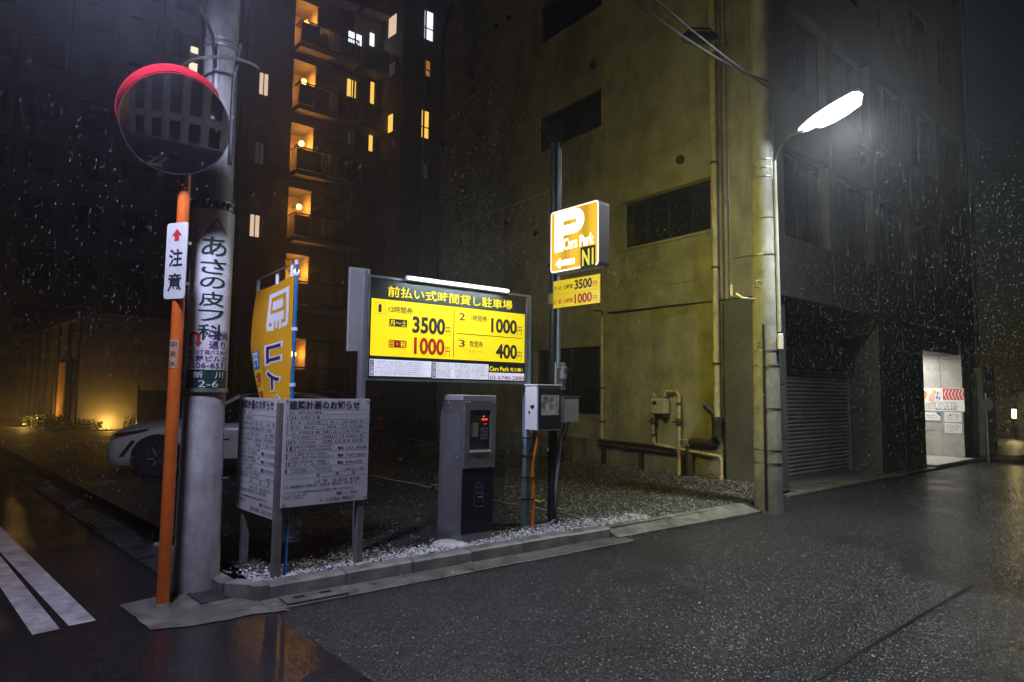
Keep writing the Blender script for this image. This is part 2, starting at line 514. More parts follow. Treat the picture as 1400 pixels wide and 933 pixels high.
# paint
def sheet(name, pts, z, mat):
    return struct(MB().add([(p.x, p.y, z) for p in pts], [tuple(range(len(pts)))]).build(name, mat))
g = gnd
def ext(a, b, k):      # continue a line beyond b
    return b + (b - a) * k
sheet('road_marking', [g(131, 850), g(94, 858), ext(g(94, 858), g(0, 756), 1.2), ext(g(131, 850), g(0, 721), 1.2)], 0.0085, m_paint)
sheet('road_marking', [g(82, 862), g(44, 870), ext(g(44, 870), g(0, 804), 1.6), ext(g(82, 862), g(0, 761), 1.4)], 0.0085, m_paint)
# thin saw-cut seam across the road
mseam = pbr('seam_tar', (0.008, 0.008, 0.008), 0.25)
a, b = g(1090, 945), g(1330, 800)
nn = (b - a).normalized().cross(Vector((0, 0, 1))) * 0.012
sheet('road_seam', [a - nn, b - nn, b + nn, a + nn], 0.005, mseam)
# corner concrete pad
pad = [g(163, 829), g(206, 863), g(262, 858), g(318, 848), g(345, 842), g(398, 836), g(352, 822), g(332, 799), g(300, 806), g(240, 812)]
rj = random.Random(2)
pad2 = []
for i, p in enumerate(pad):
    q = pad[(i + 1) % len(pad)]
    nseg = max(1, int((q - p).length / .05))
    for k in range(nseg):
        j = .005 if i < 6 else .002
        pad2.append(p + (q - p) * (k / nseg) + Vector((rj.uniform(-j, j), rj.uniform(-j, j), 0)))
sheet('corner_pavement', pad2, 0.010, m_conc)
sheet('pavement_patch', [g(268, 817), g(322, 813), g(334, 822), g(290, 832)], 0.015, m_conc)

# lot
A0 = gnd(1062, 679); A_ANG = -53.0        # building corner at the street; lot-side wall runs at this angle
FAl = Fr((0, 0, 0), A_ANG)                # set up fully below
wdir = -FAl.x
ta = 10.8
A1 = A0 + wdir * ta
lotp = [K0 + FK.n * 0.15 + FK.x * 0.15, K1 + FK.n * 0.15, K2 + FK.n * 0.12, A0 + Vector((.4, 0.3, 0)), A1 + Vector((1, 0.5, 0)), A1 + vx * 14 + ux * 3, K0 + vx * 26 + ux * 0.15]
lot = sheet('parking_lot_ground', lotp, 0.095, m_lot)

# kerb stones
kerb = sroot('kerb', K0, KA)
def kerb_stone(L, lo=False):
    mb = MB()
    h = 0.125
    pr = [(0.0, 0.0), (0.012, h - 0.02), (0.03, h - 0.004), (0.05, h), (0.15, h), (0.15, 0.0)]
    n = len(pr)
    vs = [(0.004, y, z) for y, z in pr] + [(L - 0.004, y, z) for y, z in pr]
    fs = [tuple(range(n)), tuple(range(2 * n - 1, n - 1, -1))] + [(i, i + n, (i + 1) % n + n, (i + 1) % n) for i in range(n)]
    return mb.add(vs, fs)
ks = kerb_stone(0.60)
nk = int(KL1 / 0.60)
first = None
lk = (KL1 - 0.12) / nk
for i in range(nk):
    if first is None:
        first = kerb_stone(lk).build('kerb_stone', m_kerb, kerb); o = first
    else:
        o = dup(first)
    o.location = (0.12 + i * lk, random.uniform(-.004, .004), random.uniform(-.006, .004)); o.rotation_euler = (R(random.uniform(-1, 1)), 0, R(random.uniform(-.25, .25)))
# corner and side stones
cb = MB()
cb.prism([(0.125, 0.15), (0.125, 0.0), (0.06, 0.006), (0.015, 0.03), (0.0, 0.09), (-0.14, 0.24), (-.02, .33)], 0.0, 0.118)
cb.build('kerb_stone', m_kerb, kerb)
side = MB()
va = R(V - KA)
for i in range(3):
    q = Vector((-0.14 + math.cos(va) * (0.08 + i * 0.6), 0.24 + math.sin(va) * (0.08 + i * 0.6), 0))
    o = MB().box(0, 0.59, -0.12, 0.0, 0.0, 0.11, 0.012).build('kerb_stone', m_kerb, kerb)
    o.location = q; o.rotation_euler = (0, 0, va)
# lowered kerb (ramp blocks)
rl = KL2 - KL1
nb = 5
for i in range(nb):
    mb = MB()
    x0 = KL1 + rl * i / nb + 0.003; x1 = KL1 + rl * (i + 1) / nb - 0.003
    pr = [(-0.10, 0.0), (-0.10, 0.03), (0.16, 0.108), (0.20, 0.108), (0.20, 0.0)]
    n = len(pr)
    mb.add([(x0, y, z) for y, z in pr] + [(x1, y, z) for y, z in pr], [tuple(range(n)), tuple(range(2 * n - 1, n - 1, -1))] + [(k, k + n, (k + 1) % n + n, (k + 1) % n) for k in range(n)])
    mb.build('ramp_block', m_kerb, kerb)
# gutter slabs in front of the kerb
gut = sroot('gutter', K0, KA)
x = 0.05
while x < KL1 + 0.1:
    o = MB().box(x + 0.003, min(x + 0.6, KL1 + 0.1) - 0.003, -0.27, -0.003, -0.03, 0.018, 0.004).build('gutter_slab', m_conc, gut)
    o.location = (0, 0, random.uniform(-.003, .003))
    x += 0.6
# drain cover with two slots
dc = thing('drain_cover', 'wet concrete drain cover with two slots set in the gutter', 'drain cover', FK.w(0.42, -0.15, 0.02), KA)
mb = MB()
for (xa, xb, ya, yb) in ((-.24, .24, .045, .10), (-.24, .24, -.10, -.02), (-.24, -.16, -.02, .045), (-.07, .05, -.02, .045), (.14, .24, -.02, .045)):
    mb.box(xa, xb, ya, yb, 0.0, 0.012)
mb.build('slab', m_conc, dc)
MB().box(-.17, .15, -.03, .05, -0.001, 0.003).build('slot', m_dark, dc)

# gutter line of the left-hand street
gl = sroot('side_gutter', K0, V)
m_dgut = pbr('dark_wet_slab', (0.045, 0.043, 0.04), 0.3, var=0.4, scale=4, bump=0.003, rvar=0.12)
for i in range(26):
    o = MB().box(0.2 + i * 0.8, 0.98 + i * 0.8, 0.02, 0.30, -0.02, 0.022, 0.004).build('gutter_slab', m_dgut, gl)
# metal grating strips between the slabs that glint
mgr = pbr('grating_steel', (0.35, 0.35, 0.36), 0.25, 0.9)
for i in (3, 5, 7, 9):
    gr = thing('drain_grating', 'steel bar grating lying in the side street gutter', 'drain grating', Fr(K0, V).w(1.2 + i * 0.9, 0.16, 0.026), V, 'drain gratings in the side gutter')
    MB().box(-.25, .25, -.11, -.09, 0, .016).box(-.25, .25, .09, .11, 0, .016).box(-.25, -.23, -.09, .09, 0, .016).box(.23, .25, -.09, .09, 0, .016).build('frame', mgr, gr)
    mb = MB()
    for k in range(10): mb.box(-.21 + k * .045, -.198 + k * .045, -.09, .09, 0.002, .014)
    mb.build('bar_row', mgr, gr)

# stones
def stone_field(name, mat_list, pts, rnd):
    """pts: (x,y,z,size)"""
    V0 = [(1, 0, 0), (-1, 0, 0), (0, 1, 0), (0, -1, 0), (0, 0, 1), (0, 0, -1)]
    F0 = [(0, 2, 4), (2, 1, 4), (1, 3, 4), (3, 0, 4), (2, 0, 5), (1, 2, 5), (3, 1, 5), (0, 3, 5)]
    vs, fs, mi = [], [], []
    for (x, y, z, s) in pts:
        a = rnd.uniform(0, 6.28); ca, sa = math.cos(a), math.sin(a)
        sx, sy, sz = s * rnd.uniform(.7, 1.3), s * rnd.uniform(.6, 1.1), s * rnd.uniform(.45, .8)
        tilt = rnd.uniform(-.5, .5)
        k = len(vs)
        for (p, q, r_) in V0:
            p *= sx * rnd.uniform(.8, 1.2); q *= sy * rnd.uniform(.8, 1.2); r_ *= sz
            p, r_ = p * math.cos(tilt) - r_ * math.sin(tilt), p * math.sin(tilt) + r_ * math.cos(tilt)
            jx, jy = rnd.uniform(-.2, .2) * s, rnd.uniform(-.2, .2) * s
            vs.append((x + p * ca - q * sa + jx, y + p * sa + q * ca + jy, z + r_))
        fs += [tuple(i + k for i in f) for f in F0]
        mi += [rnd.randrange(len(mat_list))] * 8
    me = bpy.data.meshes.new(name); me.from_pydata(vs, [], fs)
    for m in mat_list: me.materials.append(m)
    me.polygons.foreach_set('material_index', mi)
    o = bpy.data.objects.new(name, me); COL.objects.link(o)
    return struct(o, 'stuff')
rs = random.Random(3)
st_w = [pbr('pebble_white', (0.62, 0.61, 0.58), 0.55), pbr('pebble_grey', (0.42, 0.42, 0.41), 0.5), pbr('pebble_pale', (0.50, 0.48, 0.43), 0.55), pbr('pebble_dark', (0.20, 0.20, 0.20), 0.5)]
pts = []
for i in range(4200):
    lx = rs.uniform(0.05, KL1 + 0.9)
    wmax = 0.50 + 0.10 * math.sin(lx * 2.3) + 0.06 * math.sin(lx * 7.1)
    if lx < 0.5: wmax *= 0.75
    ly = 0.155 + abs(rs.gauss(0, 0.42)) * wmax
    if ly > 0.155 + wmax * (1.15 + 0.3 * rs.random()): continue
    p = FK.w(lx, ly)
    pts.append((p.x, p.y, 0.100 + rs.uniform(0, 0.022), rs.uniform(0.009, 0.021)))
    if rs.random() < 0.01:
        p = FK.w(lx, -rs.uniform(.02, .25)); pts.append((p.x, p.y, 0.026, rs.uniform(0.006, 0.012)))
stone_field('white_gravel', st_w, pts, rs)
st_d = [pbr('gravel_slate', (0.10, 0.10, 0.11), 0.45), pbr('gravel_grey', (0.17, 0.17, 0.17), 0.5), pbr('gravel_brown', (0.11, 0.10, 0.085), 0.55), pbr('gravel_light', (0.26, 0.25, 0.23), 0.5)]
pts = []
for i in range(15000):
    k = rs.random()
    if k < 0.66:      # slate-grey chippings on the street side of the lot wall
        d = ray(rs.uniform(690, 1035), rs.uniform(628, 712))
    else:
        d = ray(rs.uniform(300, 1000), rs.uniform(600, 790))
    t = (0.095 - CAM_H) / d.z
    p = Vector((d.x * t, d.y * t, 0.095))
    q = p - K0
    if q.dot(FK.n) < 0.2 or q.dot(FK.x) < -0.2 - q.dot(FK.n) * 1.05: continue
    if (p - A0).dot(FAl.n) > -0.15: continue
    pts.append((p.x, p.y, 0.098 + rs.uniform(0, 0.012), rs.uniform(0.007, 0.02)))
stone_field('dark_gravel', st_d, pts, rs)
# loose dirt heaped along the wall foot
st_b = [pbr('soil', (0.13, 0.115, 0.085), 0.8), pbr('soil_pale', (0.21, 0.19, 0.15), 0.8), pbr('soil_dark', (0.07, 0.06, 0.045), 0.8)]
pts = []
for i in range(6000):
    s = rs.uniform(0.0, ta)
    off = abs(rs.gauss(0, 0.5)) + 0.02
    p = A0 + wdir * s - FAl.n * off
    if (p - K0).dot(FK.n) < 0.22: continue
    pts.append((p.x, p.y, 0.10 + max(0, 0.07 * (1 - off / 0.9)) + rs.uniform(0, .01), rs.uniform(.008, .028)))
stone_field('soil_debris', st_b, pts, rs)
# ------------------------------------------------------------------ building on the corner of the lot
HA = 17.0
FA = Fr(A1, A_ANG)
bA = thing('concrete_building', 'tall beige rendered building with dark windows overlooking the gravel parking lot', 'building', A0)
def rel(p): return Vector(p) - A0
def pA(name, mb, mat, parent=bA, **k):
    o = mb.build(name, mat, parent, **k)
    o.location = rel(A1) if parent is bA else (0, 0, 0)
    if parent is bA: o.rotation_euler = (0, 0, R(A_ANG))
    return o
def pr(fr, x0, y0, x1, y1):
    a = fr.px(x0, y0); b = fr.px(x1, y1)
    return min(a[0], b[0]), max(a[0], b[0]), min(a[1], b[1]), max(a[1], b[1])
zc = FA.px(593, 60)[1]
wins = []
a, b = FA.px(736, 66), FA.px(822, 12)
w2a, w2b = FA.px(733, 161), FA.px(822, 176)
w2c = FA.px(732.6, 213.8)
w3a, w3b, w3c = FA.px(849, 278), FA.px(972, 315), FA.px(850, 342)
w4a, w4b = FA.px(729, 479), FA.px(820, 568)
wins = [(w2a[0], w2b[0], a[1], a[1] + 1.15), (w2a[0], w2b[0], w2c[1], w2a[1]), (w3a[0], w3b[0], w3c[1], w3a[1]), (w4a[0], w4b[0], w4b[1], w4a[1])]
holes = [(*r_, 0.32) for r_ in wins]
j1 = FA.px(776, 253)[1]
jl = [j1, FA.px(900, 392)[1], FA.px(906, 28)[1], j1 + 3 * (j1 - FA.px(900, 392)[1]) / 1.0 * 0.66]
for z in jl:
    if 0 < z < zc - .1: holes.append((0.0, ta, z - 0.014, z + 0.014, 0.02))
vj = FA.px(822, 300)[0]
holes.append((vj + 0.02, vj + 0.044, 0.6, zc, 0.018))
ps = FA.px(988, 500)[0]           # recessed bay next to the street corner begins here
holes.append((ps, ta + 0.2, 0.0, zc, 0.10))
zz = [FA.px(1015, 456)[1], FA.px(1015, 558)[1], FA.px(1015, 611)[1], FA.px(1015, 350)[1]]
for z in zz: holes.append((ps, ta + 0.2, z - 0.012, z + 0.012, 0.125))
ow = pA('lot_side_wall', wall(MB(), ta, zc, holes), m_wallA)
# sloping upper part (setback), rising from the far end
sl = FA.px(622, 0)
ex = (sl[0] - 0.0); ez = sl[1] - zc
top = MB().plate([(0, zc), (ta, zc), (ta, HA), (ex * (HA - zc) / ez * 0.9 + .2, HA)], 0.0, 0.3)
pA('sloped_upper_wall', top, m_wallA)
pA('plinth', MB().box(-0.02, ps - .02, -0.05, 0.0, 0.0, FA.px(860, 612)[1] + 0.12), pbr('plinth_concrete', (0.30, 0.28, 0.24), 0.7, var=0.2, scale=3, bump=.004, dirt=(0.08, 0.07, 0.05), dirt_amt=.8))
pA('end_wall', MB().box(-0.0, 0.25, 0.33, 8.0, 0, zc), m_wallA)
pA('inner_core', MB().box(0.3, ta - 0.3, 0.34, 0.6, 0, zc), m_dark)
def window(rect, y, nsplit, parent_fn, lit=None):
    x0, x1, z0, z1 = rect
    f = 0.05
    mb = MB().box(x0, x1, y - .05, y + .02, z0, z0 + f).box(x0, x1, y - .05, y + .02, z1 - f, z1).box(x0, x0 + f, y - .05, y + .02, z0 + f, z1 - f).box(x1 - f, x1, y - .05, y + .02, z0 + f, z1 - f)
    for k in range(1, nsplit):
        xm = x0 + (x1 - x0) * k / nsplit
        mb.box(xm - .02, xm + .02, y - .045, y + .015, z0 + f, z1 - f)
    fr = parent_fn('window', mb, m_dalu)
    for k in range(nsplit):
        xa = x0 + (x1 - x0) * k / nsplit + (.02 if k else f); xb = x0 + (x1 - x0) * (k + 1) / nsplit - (.02 if k < nsplit - 1 else f)
        MB().box(xa, xb, y - .012, y - .004, z0 + f, z1 - f).build('pane', lit or m_glass, fr)
    return fr
for i, r_ in enumerate(wins):
    window(r_, 0.22, (3, 3, 4, 2)[i], pA)
    pA('window_sill', MB().box(r_[0] - .03, r_[1] + .03, -0.05, 0.2, r_[2] - .05, r_[2] + 0.002), m_wallA)
# small form-tie holes / vent caps
for (x, y) in ((680, 37), (697, 25), (812, 90), (931, 219), (734, 319), (694, 303)):
    lx, lz = FA.px(x, y)
    pA('vent_cap', MB().lathe([(0.085, 0.0), (0.085, -0.05), (0.06, -0.075), (0.0, -0.08)], 12, (lx, 0, lz), 'y'), m_dalu, smooth=True)

# street side
FSt = Fr(A0, U)
LS = FSt.px(1334, 500)[0]
def pS(name, mb, mat, parent=bA, **k):
    o = mb.build(name, mat, parent, **k)
    if parent is bA: o.rotation_euler = (0, 0, R(U))
    return o
zs = FSt.px(1064, 403)[1]
spans = [(zs, zs + 1.05), (zs + 2.65, zs + 3.75), (zs + 5.35, zs + 6.45), (zs + 8.05, zs + 9.2), (zs + 10.8, HA)]
hol = []
nbay = 5
for k in range(len(spans) - 1):
    for i in range(nbay):
        xa = 0.45 + i * (LS - 0.5) / nbay; xb = xa + (LS - 0.5) / nbay - 0.35
        hol.append((xa, xb, spans[k][1], spans[k + 1][0], 0.30))
hh = list(hol)
for k in range(len(spans)):
    for i in range(1, nbay):
        xj = 0.25 + i * (LS - 0.5) / nbay
        hh.append((xj - .012, xj + .012, spans[k][0] + .02, min(spans[k][1], HA - .1), 0.02))
pS('street_wall', wall(MB(), LS, HA, hh, z0=zs), m_wallA2)
for r_ in hol:
    if r_[3] < 12: window(r_[:4], 0.2, 2, pS)
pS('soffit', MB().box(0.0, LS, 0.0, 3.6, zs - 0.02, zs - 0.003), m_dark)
pS('cornice', MB().box(-0.05, LS + .05, -0.10, 0.0, zs - 0.02, zs + 0.10), m_wallA2)
pS('back_core', MB().box(0.5, LS - .3, 0.35, 0.8, zs, HA), m_dark)
x_p1 = FSt.px(1077, 600)[0]; x_s1 = FSt.px(1197, 600)[0]; x_p2a = FSt.px(1207, 600)[0]; x_p2b = FSt.px(1266, 600)[0]; x_p3a = FSt.px(1320, 600)[0]
def pillar(xa, xb, d0, d1):
    hs = []
    for z in (0.9, 1.8, 2.6): hs.append((xa, xb, z - .008, z + .008, .015))
    xm = (xa + xb) / 2
    if xb - xa > 0.9: hs.append((xm - .008, xm + .008, 0, zs, .015))
    mb = wall(MB(), xb, zs, hs, x0=xa)
    mb.box(xa + .0, xb - .0, 0.016, d1, 0.0, zs - .025)
    return pS('pillar', mb, m_wallA2)
pillar(0.0, x_p1, 0, 0.9)
pillar(x_p2a, x_p2b, 0, 1.0)
pillar(x_p3a, LS, 0, 3.4)
pS('shutter_back', MB().box(x_p1, x_p2a, 0.85, 0.95, 0, zs), m_dark)
# roller shutter: corrugated slats
zt = FSt.px(1085, 497)[1]
mb = MB()
n = int((zt - 0.12) / 0.075)
for i in range(n):
    z = 0.12 + i * 0.075
    mb.add([(x_p1 + .08, 0.66, z + .004), (x_p2a - .08, 0.66, z + .004), (x_p2a - .08, 0.635, z + .028), (x_p1 + .08, 0.635, z + .028), (x_p1 + .08, 0.635, z + .052), (x_p2a - .08, 0.635, z + .052), (x_p1 + .08, 0.66, z + .074), (x_p2a - .08, 0.66, z + .074)],
           [(0, 1, 2, 3), (3, 2, 5, 4), (4, 5, 7, 6)])
shut = pS('roller_shutter', mb, pbr('shutter_steel', (0.30, 0.30, 0.28), 0.45, 0.3, var=0.15, scale=2, dirt=(.10, .10, .09), dirt_amt=.6))
MB().box(x_p1 + .01, x_p1 + .08, 0.58, 0.70, 0.05, zt).box(x_p2a - .08, x_p2a - .01, 0.58, 0.70, 0.05, zt).build('guide_rail', m_alu, shut)
MB().box(x_p1 + .01, x_p2a - .01, 0.50, 0.84, zt, zt + .45).build('shutter_hood', m_dalu, shut)
MB().box(x_p1 + .08, x_p2a - .08, 0.62, 0.68, 0.045, 0.12).build('bottom_rail', m_alu, shut)
pS('threshold', MB().box(0.0, LS + 1.2, -0.22, 0.95, 0.0, 0.045, 0.006), m_conc)
# entrance passage
FE = Fr(FSt.w(x_p3a - 0.03, 3.4), U - 90)
tl, tr_ = FE.px(1263, 531), FE.px(1318, 560)
hs = []
for z in (0.75, 1.55, 2.35): hs.append((0, 3.4, z - .006, z + .006, .01))
for x in (0.5, 1.3, 2.1, 2.9): hs.append((x - .006, x + .006, 0, 3, .01))
m_tile = pbr('passage_tile', (0.42, 0.41, 0.38), 0.45, var=0.15, scale=3)
ent = wall(MB(), 3.38, zs - .03, hs).build('passage_wall', m_tile, bA)
ent.location = rel(FE.o); ent.rotation_euler = (0, 0, R(U - 90))
pS('passage_floor', MB().box(x_p2b + .01, x_p3a - .05, -.2, 3.4, 0.05, 0.10, .004), m_tile)
pS('passage_back', MB().box(x_p2b - .2, x_p3a, 3.42, 3.5, 0, zs - .02), m_tile)
zl_ = FSt.px(1290, 486, .3)[1]
pS('passage_ceiling', MB().box(x_p2b - .1, x_p3a - .05, 0.06, 3.38, zl_, zs - .03), m_dark if False else m_wallA2)
lamp = pS('ceiling_light', MB().box(x_p2b + .35, x_p3a - .35, 0.8, 1.9, zl_ - .05, zl_ - .002, .01), emit('passage_lamp', (1.0, 0.97, 0.88), 12.0))
# posters in the passage
def poster(name, label, x0, y0, x1, y1, cat='poster'):
    a, b = FE.px(x0, y0, -0.012), FE.px(x1, y1, -0.012)
    W, H = b[0] - a[0], a[1] - b[1]
    t = thing(name, label, cat, FE.w(a[0], -0.002, b[1]), U - 90)
    MB().box(0, W, -0.010, 0, 0, H).build('sheet', m_pwhite, t)
    return t, W, H
m_pwhite = pbr('poster_paper', (0.78, 0.77, 0.76), 0.5, var=0.04)
rp = random.Random(5)
t, W, H = poster('wall_poster', 'wide white poster with red chevrons and coloured shapes in the lit passage', 1255, 531, 1319, 563)
T = TX().rect((W * .55, W * .995, H * .50, H * .985), -.012); T.build('red_band', m_redink, t)
T = TX()
for k in range(6):
    x = W * (.57 + k * .072); s = W * .05
    T.poly([(x, H * .74), (x + s, H * .95), (x + s * 1.5, H * .95), (x + s * .5, H * .74), (x + s * 1.5, H * .53), (x + s, H * .53)], -.014)
T.build('chevron', m_wprint, t)
for (cx, cz, rx, rz, c) in ((.10, .8, .05, .13, (.05, .03, .03)), (.15, .72, .06, .15, (.75, .3, .1)), (.30, .55, .07, .2, (.8, .45, .3)), (.36, .82, .04, .12, (.85, .55, .05)), (.42, .6, .02, .1, (.1, .12, .5)), (.47, .55, .02, .08, (.15, .2, .6)), (.44, .78, .02, .07, (.2, .15, .5))):
    T = TX(); T.poly([(W * cx + W * rx * math.cos(a_ * .5236) * (1 + .3 * math.sin(a_ * 2.1)), H * cz + H * rz * math.sin(a_ * .5236)) for a_ in range(12)], -.013)
    T.build('motif', pbr('motif_%d' % int(c[0] * 999 + c[2] * 77), c, .5), t)
T = TX(); T.fine((W * .05, W * .95, H * .06, H * .36), 3, -.013, rp); T.ring((W * .36, W * .82, H * .06, H * .40), -.0135, .012); T.build('fine_print', m_gprint, t)
t, W, H = poster('wall_poster', 'small notice with a blue corner below the chevron poster', 1262, 563.5, 1286, 577)
TX().poly([(W * .75, H * .99), (W * .99, H * .55), (W * .99, H * .99)], -.012).rect((W * .02, W * .98, H * .03, H * .12), -.012).build('corner_print', pbr('blue_print', (.06, .08, .30), .5), t)
TX().fine((W * .2, W * .8, H * .35, H * .75), 2, -.012, rp).build('fine_print', m_gprint, t)
t, W, H = poster('wall_poster', 'upper of two white text notices below the chevron poster', 1291, 563.5, 1315, 577.5)
TX().fine((W * .1, W * .9, H * .15, H * .9), 4, -.012, rp).build('fine_print', m_gprint, t)
TX().rect((W * .3, W * .4, H * .6, H * .75), -.0125).build('red_mark', m_redink, t)
t, W, H = poster('wall_poster', 'lower of two white text notices below the chevron poster', 1291.5, 578.5, 1315.5, 593)
TX().fine((W * .1, W * .9, H * .1, H * .9), 5, -.012, rp).build('fine_print', m_gprint, t)
# wing wall at the passage and round sign
ww = thing('wing_wall', 'pale grey free-standing slab wall beyond the lit passage', 'wall', FSt.w(FSt.px(1323, 640)[0] + .5, -0.05, 0.05), U)
zt2 = FSt.px(1345, 507)[1]
MB().box(0.35, 1.45, -0.15, 0.06, 0, zt2, .01).build('slab', pbr('pale_slab', (.40, .40, .36), .6, var=.12), ww)
MB().box(0.0, 0.34, -0.02, 0.10, 0, zt2 - .15, .01).build('dark_panel', pbr('dark_stone', (.03, .03, .03), .3), ww)
MB().box(0.2, 1.6, -0.25, 0.12, -0.05, 0.06, .01).build('base', m_conc, ww)
rsn = thing('round_sign', 'small round sign on a thin post seen from behind near the slab wall', 'sign', gnd(1352, 632), -10)
MB().tube([(0, 0, 0), (0, 0, 1.75)], .025, 8).build('post', m_alu, rsn)
zr = 1.45
MB().lathe([(0, -.035), (.15, -.035), (.16, -.03), (.16, -.022), (0, -.022)], 20, (0, 0, zr), 'y').build('disc', m_gprint, rsn)
# thin wall conduit line on street side
pS('conduit', MB().tube([(LS + .10, -0.06, 0.1), (LS + .10, -0.06, HA)], .03, 8), m_rust)

# ------------------------------------------------------------------ pipes on the lot side
def fpt(x, y, off): 
    lx, lz = FA.px(x, y, off); return (lx, off, lz)
dp = thing('drain_pipe', 'tall cream downpipe ending in a black elbow on the beige wall', 'drain pipe', (A1.x, A1.y, 0), A_ANG)
o_ = -0.12
x_d = FA.px(978, 400, o_)[0]
zb = FA.px(983, 578, o_)[1]
MB().tube([(x_d, o_, zb), (x_d, o_, HA - 1)], .055, 14).build('pipe', m_cream, dp, smooth=True)
for z in (zb + 1.0, zb + 2.7, zb + 4.6, zb + 6.6, zb + 8.6):
    b_ = MB().tube([(x_d, o_, z), (x_d, o_, z + .04)], .066, 14); b_.box(x_d - .02, x_d + .02, o_ + .05, 0.0, z + .005, z + .035); b_.build('bracket', m_rust, dp)
ze = FA.px(955, 605, o_)[1]
xe = FA.px(943, 605, o_)[0]
MB().tube([(x_d, o_, zb + .05), (x_d, o_, ze + .12), (x_d - .03, o_, ze + .05), (x_d - .10, o_, ze + .01), (x_d - .2, o_, ze), (xe + .1, o_, ze), (xe + .03, o_, ze - .03), (xe, o_, ze - .10), (xe, o_, 0.14)], .085, 14).build('elbow', m_rust, dp, smooth=True)
MB().tube([(x_d - .02, o_, zb + .12), (x_d - .22, o_ - .02, zb + .30)], .06, 12).build('branch', m_rust, dp, smooth=True)
MB().tube([(x_d, o_, zb + .02), (x_d, o_, zb + .10)], .097, 14).build('socket', m_rust, dp, smooth=True)
MB().tube([(xe, o_, ze - .30), (xe, o_, ze - .24)], .097, 14).build('socket', m_rust, dp, smooth=True)
# corner duct next to it
dp2 = thing('drain_pipe', 'thin grey pipe down the recessed strip beside the utility pole', 'drain pipe', (A1.x, A1.y, 0), A_ANG)
xq = FA.px(991, 400, -.03)[0]
MB().tube([(xq, 0.03, .15), (xq, 0.03, HA - 1)], .03, 8).build('pipe', m_wallA, dp2, smooth=True)
for z in (2, 5, 8): MB().box(xq - .045, xq + .045, -.01, 0.1, z, z + .04).build('bracket', m_alu, dp2)
dp3 = thing('drain_pipe', 'thin cream pipe running down beside the dark ground floor window', 'drain pipe', (A1.x, A1.y, 0), A_ANG)
x3 = FA.px(823, 500, -.06)[0]; z3a = FA.px(823, 432, -.06)[1]; z3b = FA.px(822, 604, -.06)[1]
MB().tube([(x3, -.06, z3b), (x3, -.06, z3a)], .028, 10).build('pipe', m_gasp, dp3, smooth=True)
MB().tube([(x3, -.06, z3a), (x3, -.06, z3a + .1), (x3 - .25, -.06, z3a + .14)], .02, 8).build('elbow', m_rust, dp3)
for z in (z3b + .4, z3b + 1.1): MB().box(x3 - .05, x3 + .05, -.09, 0, z, z + .03).build('bracket', m_rust, dp3)
dp4 = thing('drain_pipe', 'dark downpipe at the far end of the beige wall, bent under the slope', 'drain pipe', (A1.x, A1.y, 0), A_ANG)
MB().tube([(0.12, -.09, 0.1), (0.12, -.09, zc + .1), (ex * .8 + .12, -.09, zc + ez * .8)], .055, 10).build('pipe', m_rust, dp4, smooth=True)
for z in (3, 6, 9): MB().box(0.05, 0.19, -.16, 0, z, z + .05).build('bracket', m_rust, dp4)
# low black pipes along the wall foot
lp = thing('floor_pipe', 'pair of black pipes running along the foot of the beige wall', 'pipe', (A1.x, A1.y, 0), A_ANG)
za = FA.px(822, 606, -.14)[1]; zb2 = FA.px(938, 626, -.14)[1]; xb2 = FA.px(940, 626, -.14)[0]
for dz, rr in ((0.06, .03), (-.03, .04)):
    MB().tube([(x3, -.14, za + dz), (xb2, -.14, za + dz - .03)], rr, 10).build('pipe', m_rust, lp, smooth=True)
for x in (x3 + .1, (x3 + xb2) / 2, xb2 - .1): MB().box(x - .02, x + .02, -.17, 0, 0.1, za - .05).build('support', m_rust, lp)
# gas meter with its pipework
gm = thing('gas_meter', 'small gas meter with ochre pipework low on the beige wall', 'gas meter', (A1.x, A1.y, 0), A_ANG)
og = -0.16
def gp(x, y): return fpt(x, y, og)
mx0, mx1 = gp(894, 560)[0], gp(913, 560)[0]; mz0, mz1 = gp(903, 566)[2], gp(903, 545)[2]
MB().box(mx0, mx1, og - .10, og + .06, mz0, mz1, .02).build('body', pbr('meter_grey', (.50, .48, .42), .5, var=.12), gm)
MB().box(mx0 + .05, mx0 + .15, og - .104, og - .1, mz1 - .12, mz1 - .05).build('dial', m_ink, gm)
MB().lathe([(.0, -.02), (.06, -.02), (.06, .02), (0, .02)], 12, (mx1 - .06, og - .05, mz0 - .03), 'z').build('regulator', m_rust, gm)
a_, b_, c_, d_ = gp(893.5, 541), gp(893, 606), gp(928, 548), gp(929, 610)
MB().tube([(mx0 + .04, og, mz1 - .02), (mx0 + .04, og, mz1 + .03), (a_[0], og, mz1 + .07), (a_[0] - .02, og, mz1 - .02), (a_[0], og, b_[2] + .04), (a_[0] + .04, og, b_[2] - .02), (gp(964, 621)[0], og, gp(964, 621)[2]), (gp(984, 624)[0], og, gp(964, 621)[2] - .02), (gp(986, 627)[0], og, gp(964, 621)[2] - .08), (gp(986, 627)[0], og, 0.12)], .033, 10).build('inlet_pipe', m_gasp, gm, smooth=True)
MB().tube([(mx1 - .06, og, mz1 - .02), (mx1 - .06, og, mz1 + .07), (mx1, og, mz1 + .13), (c_[0] - .06, og, mz1 + .13), (c_[0], og, mz1 + .06), (c_[0], og, b_[2] - .12), (c_[0], og, .12)], .036, 10).build('outlet_pipe', m_gasp, gm, smooth=True)
MB().tube([(c_[0] + .02, og, b_[2] + .10), (c_[0] + .18, og, b_[2] + .10), (c_[0] + .2, og, b_[2] + .06), (c_[0] + .2, og, .12)], .022, 8).build('branch_pipe', m_gasp, gm, smooth=True)
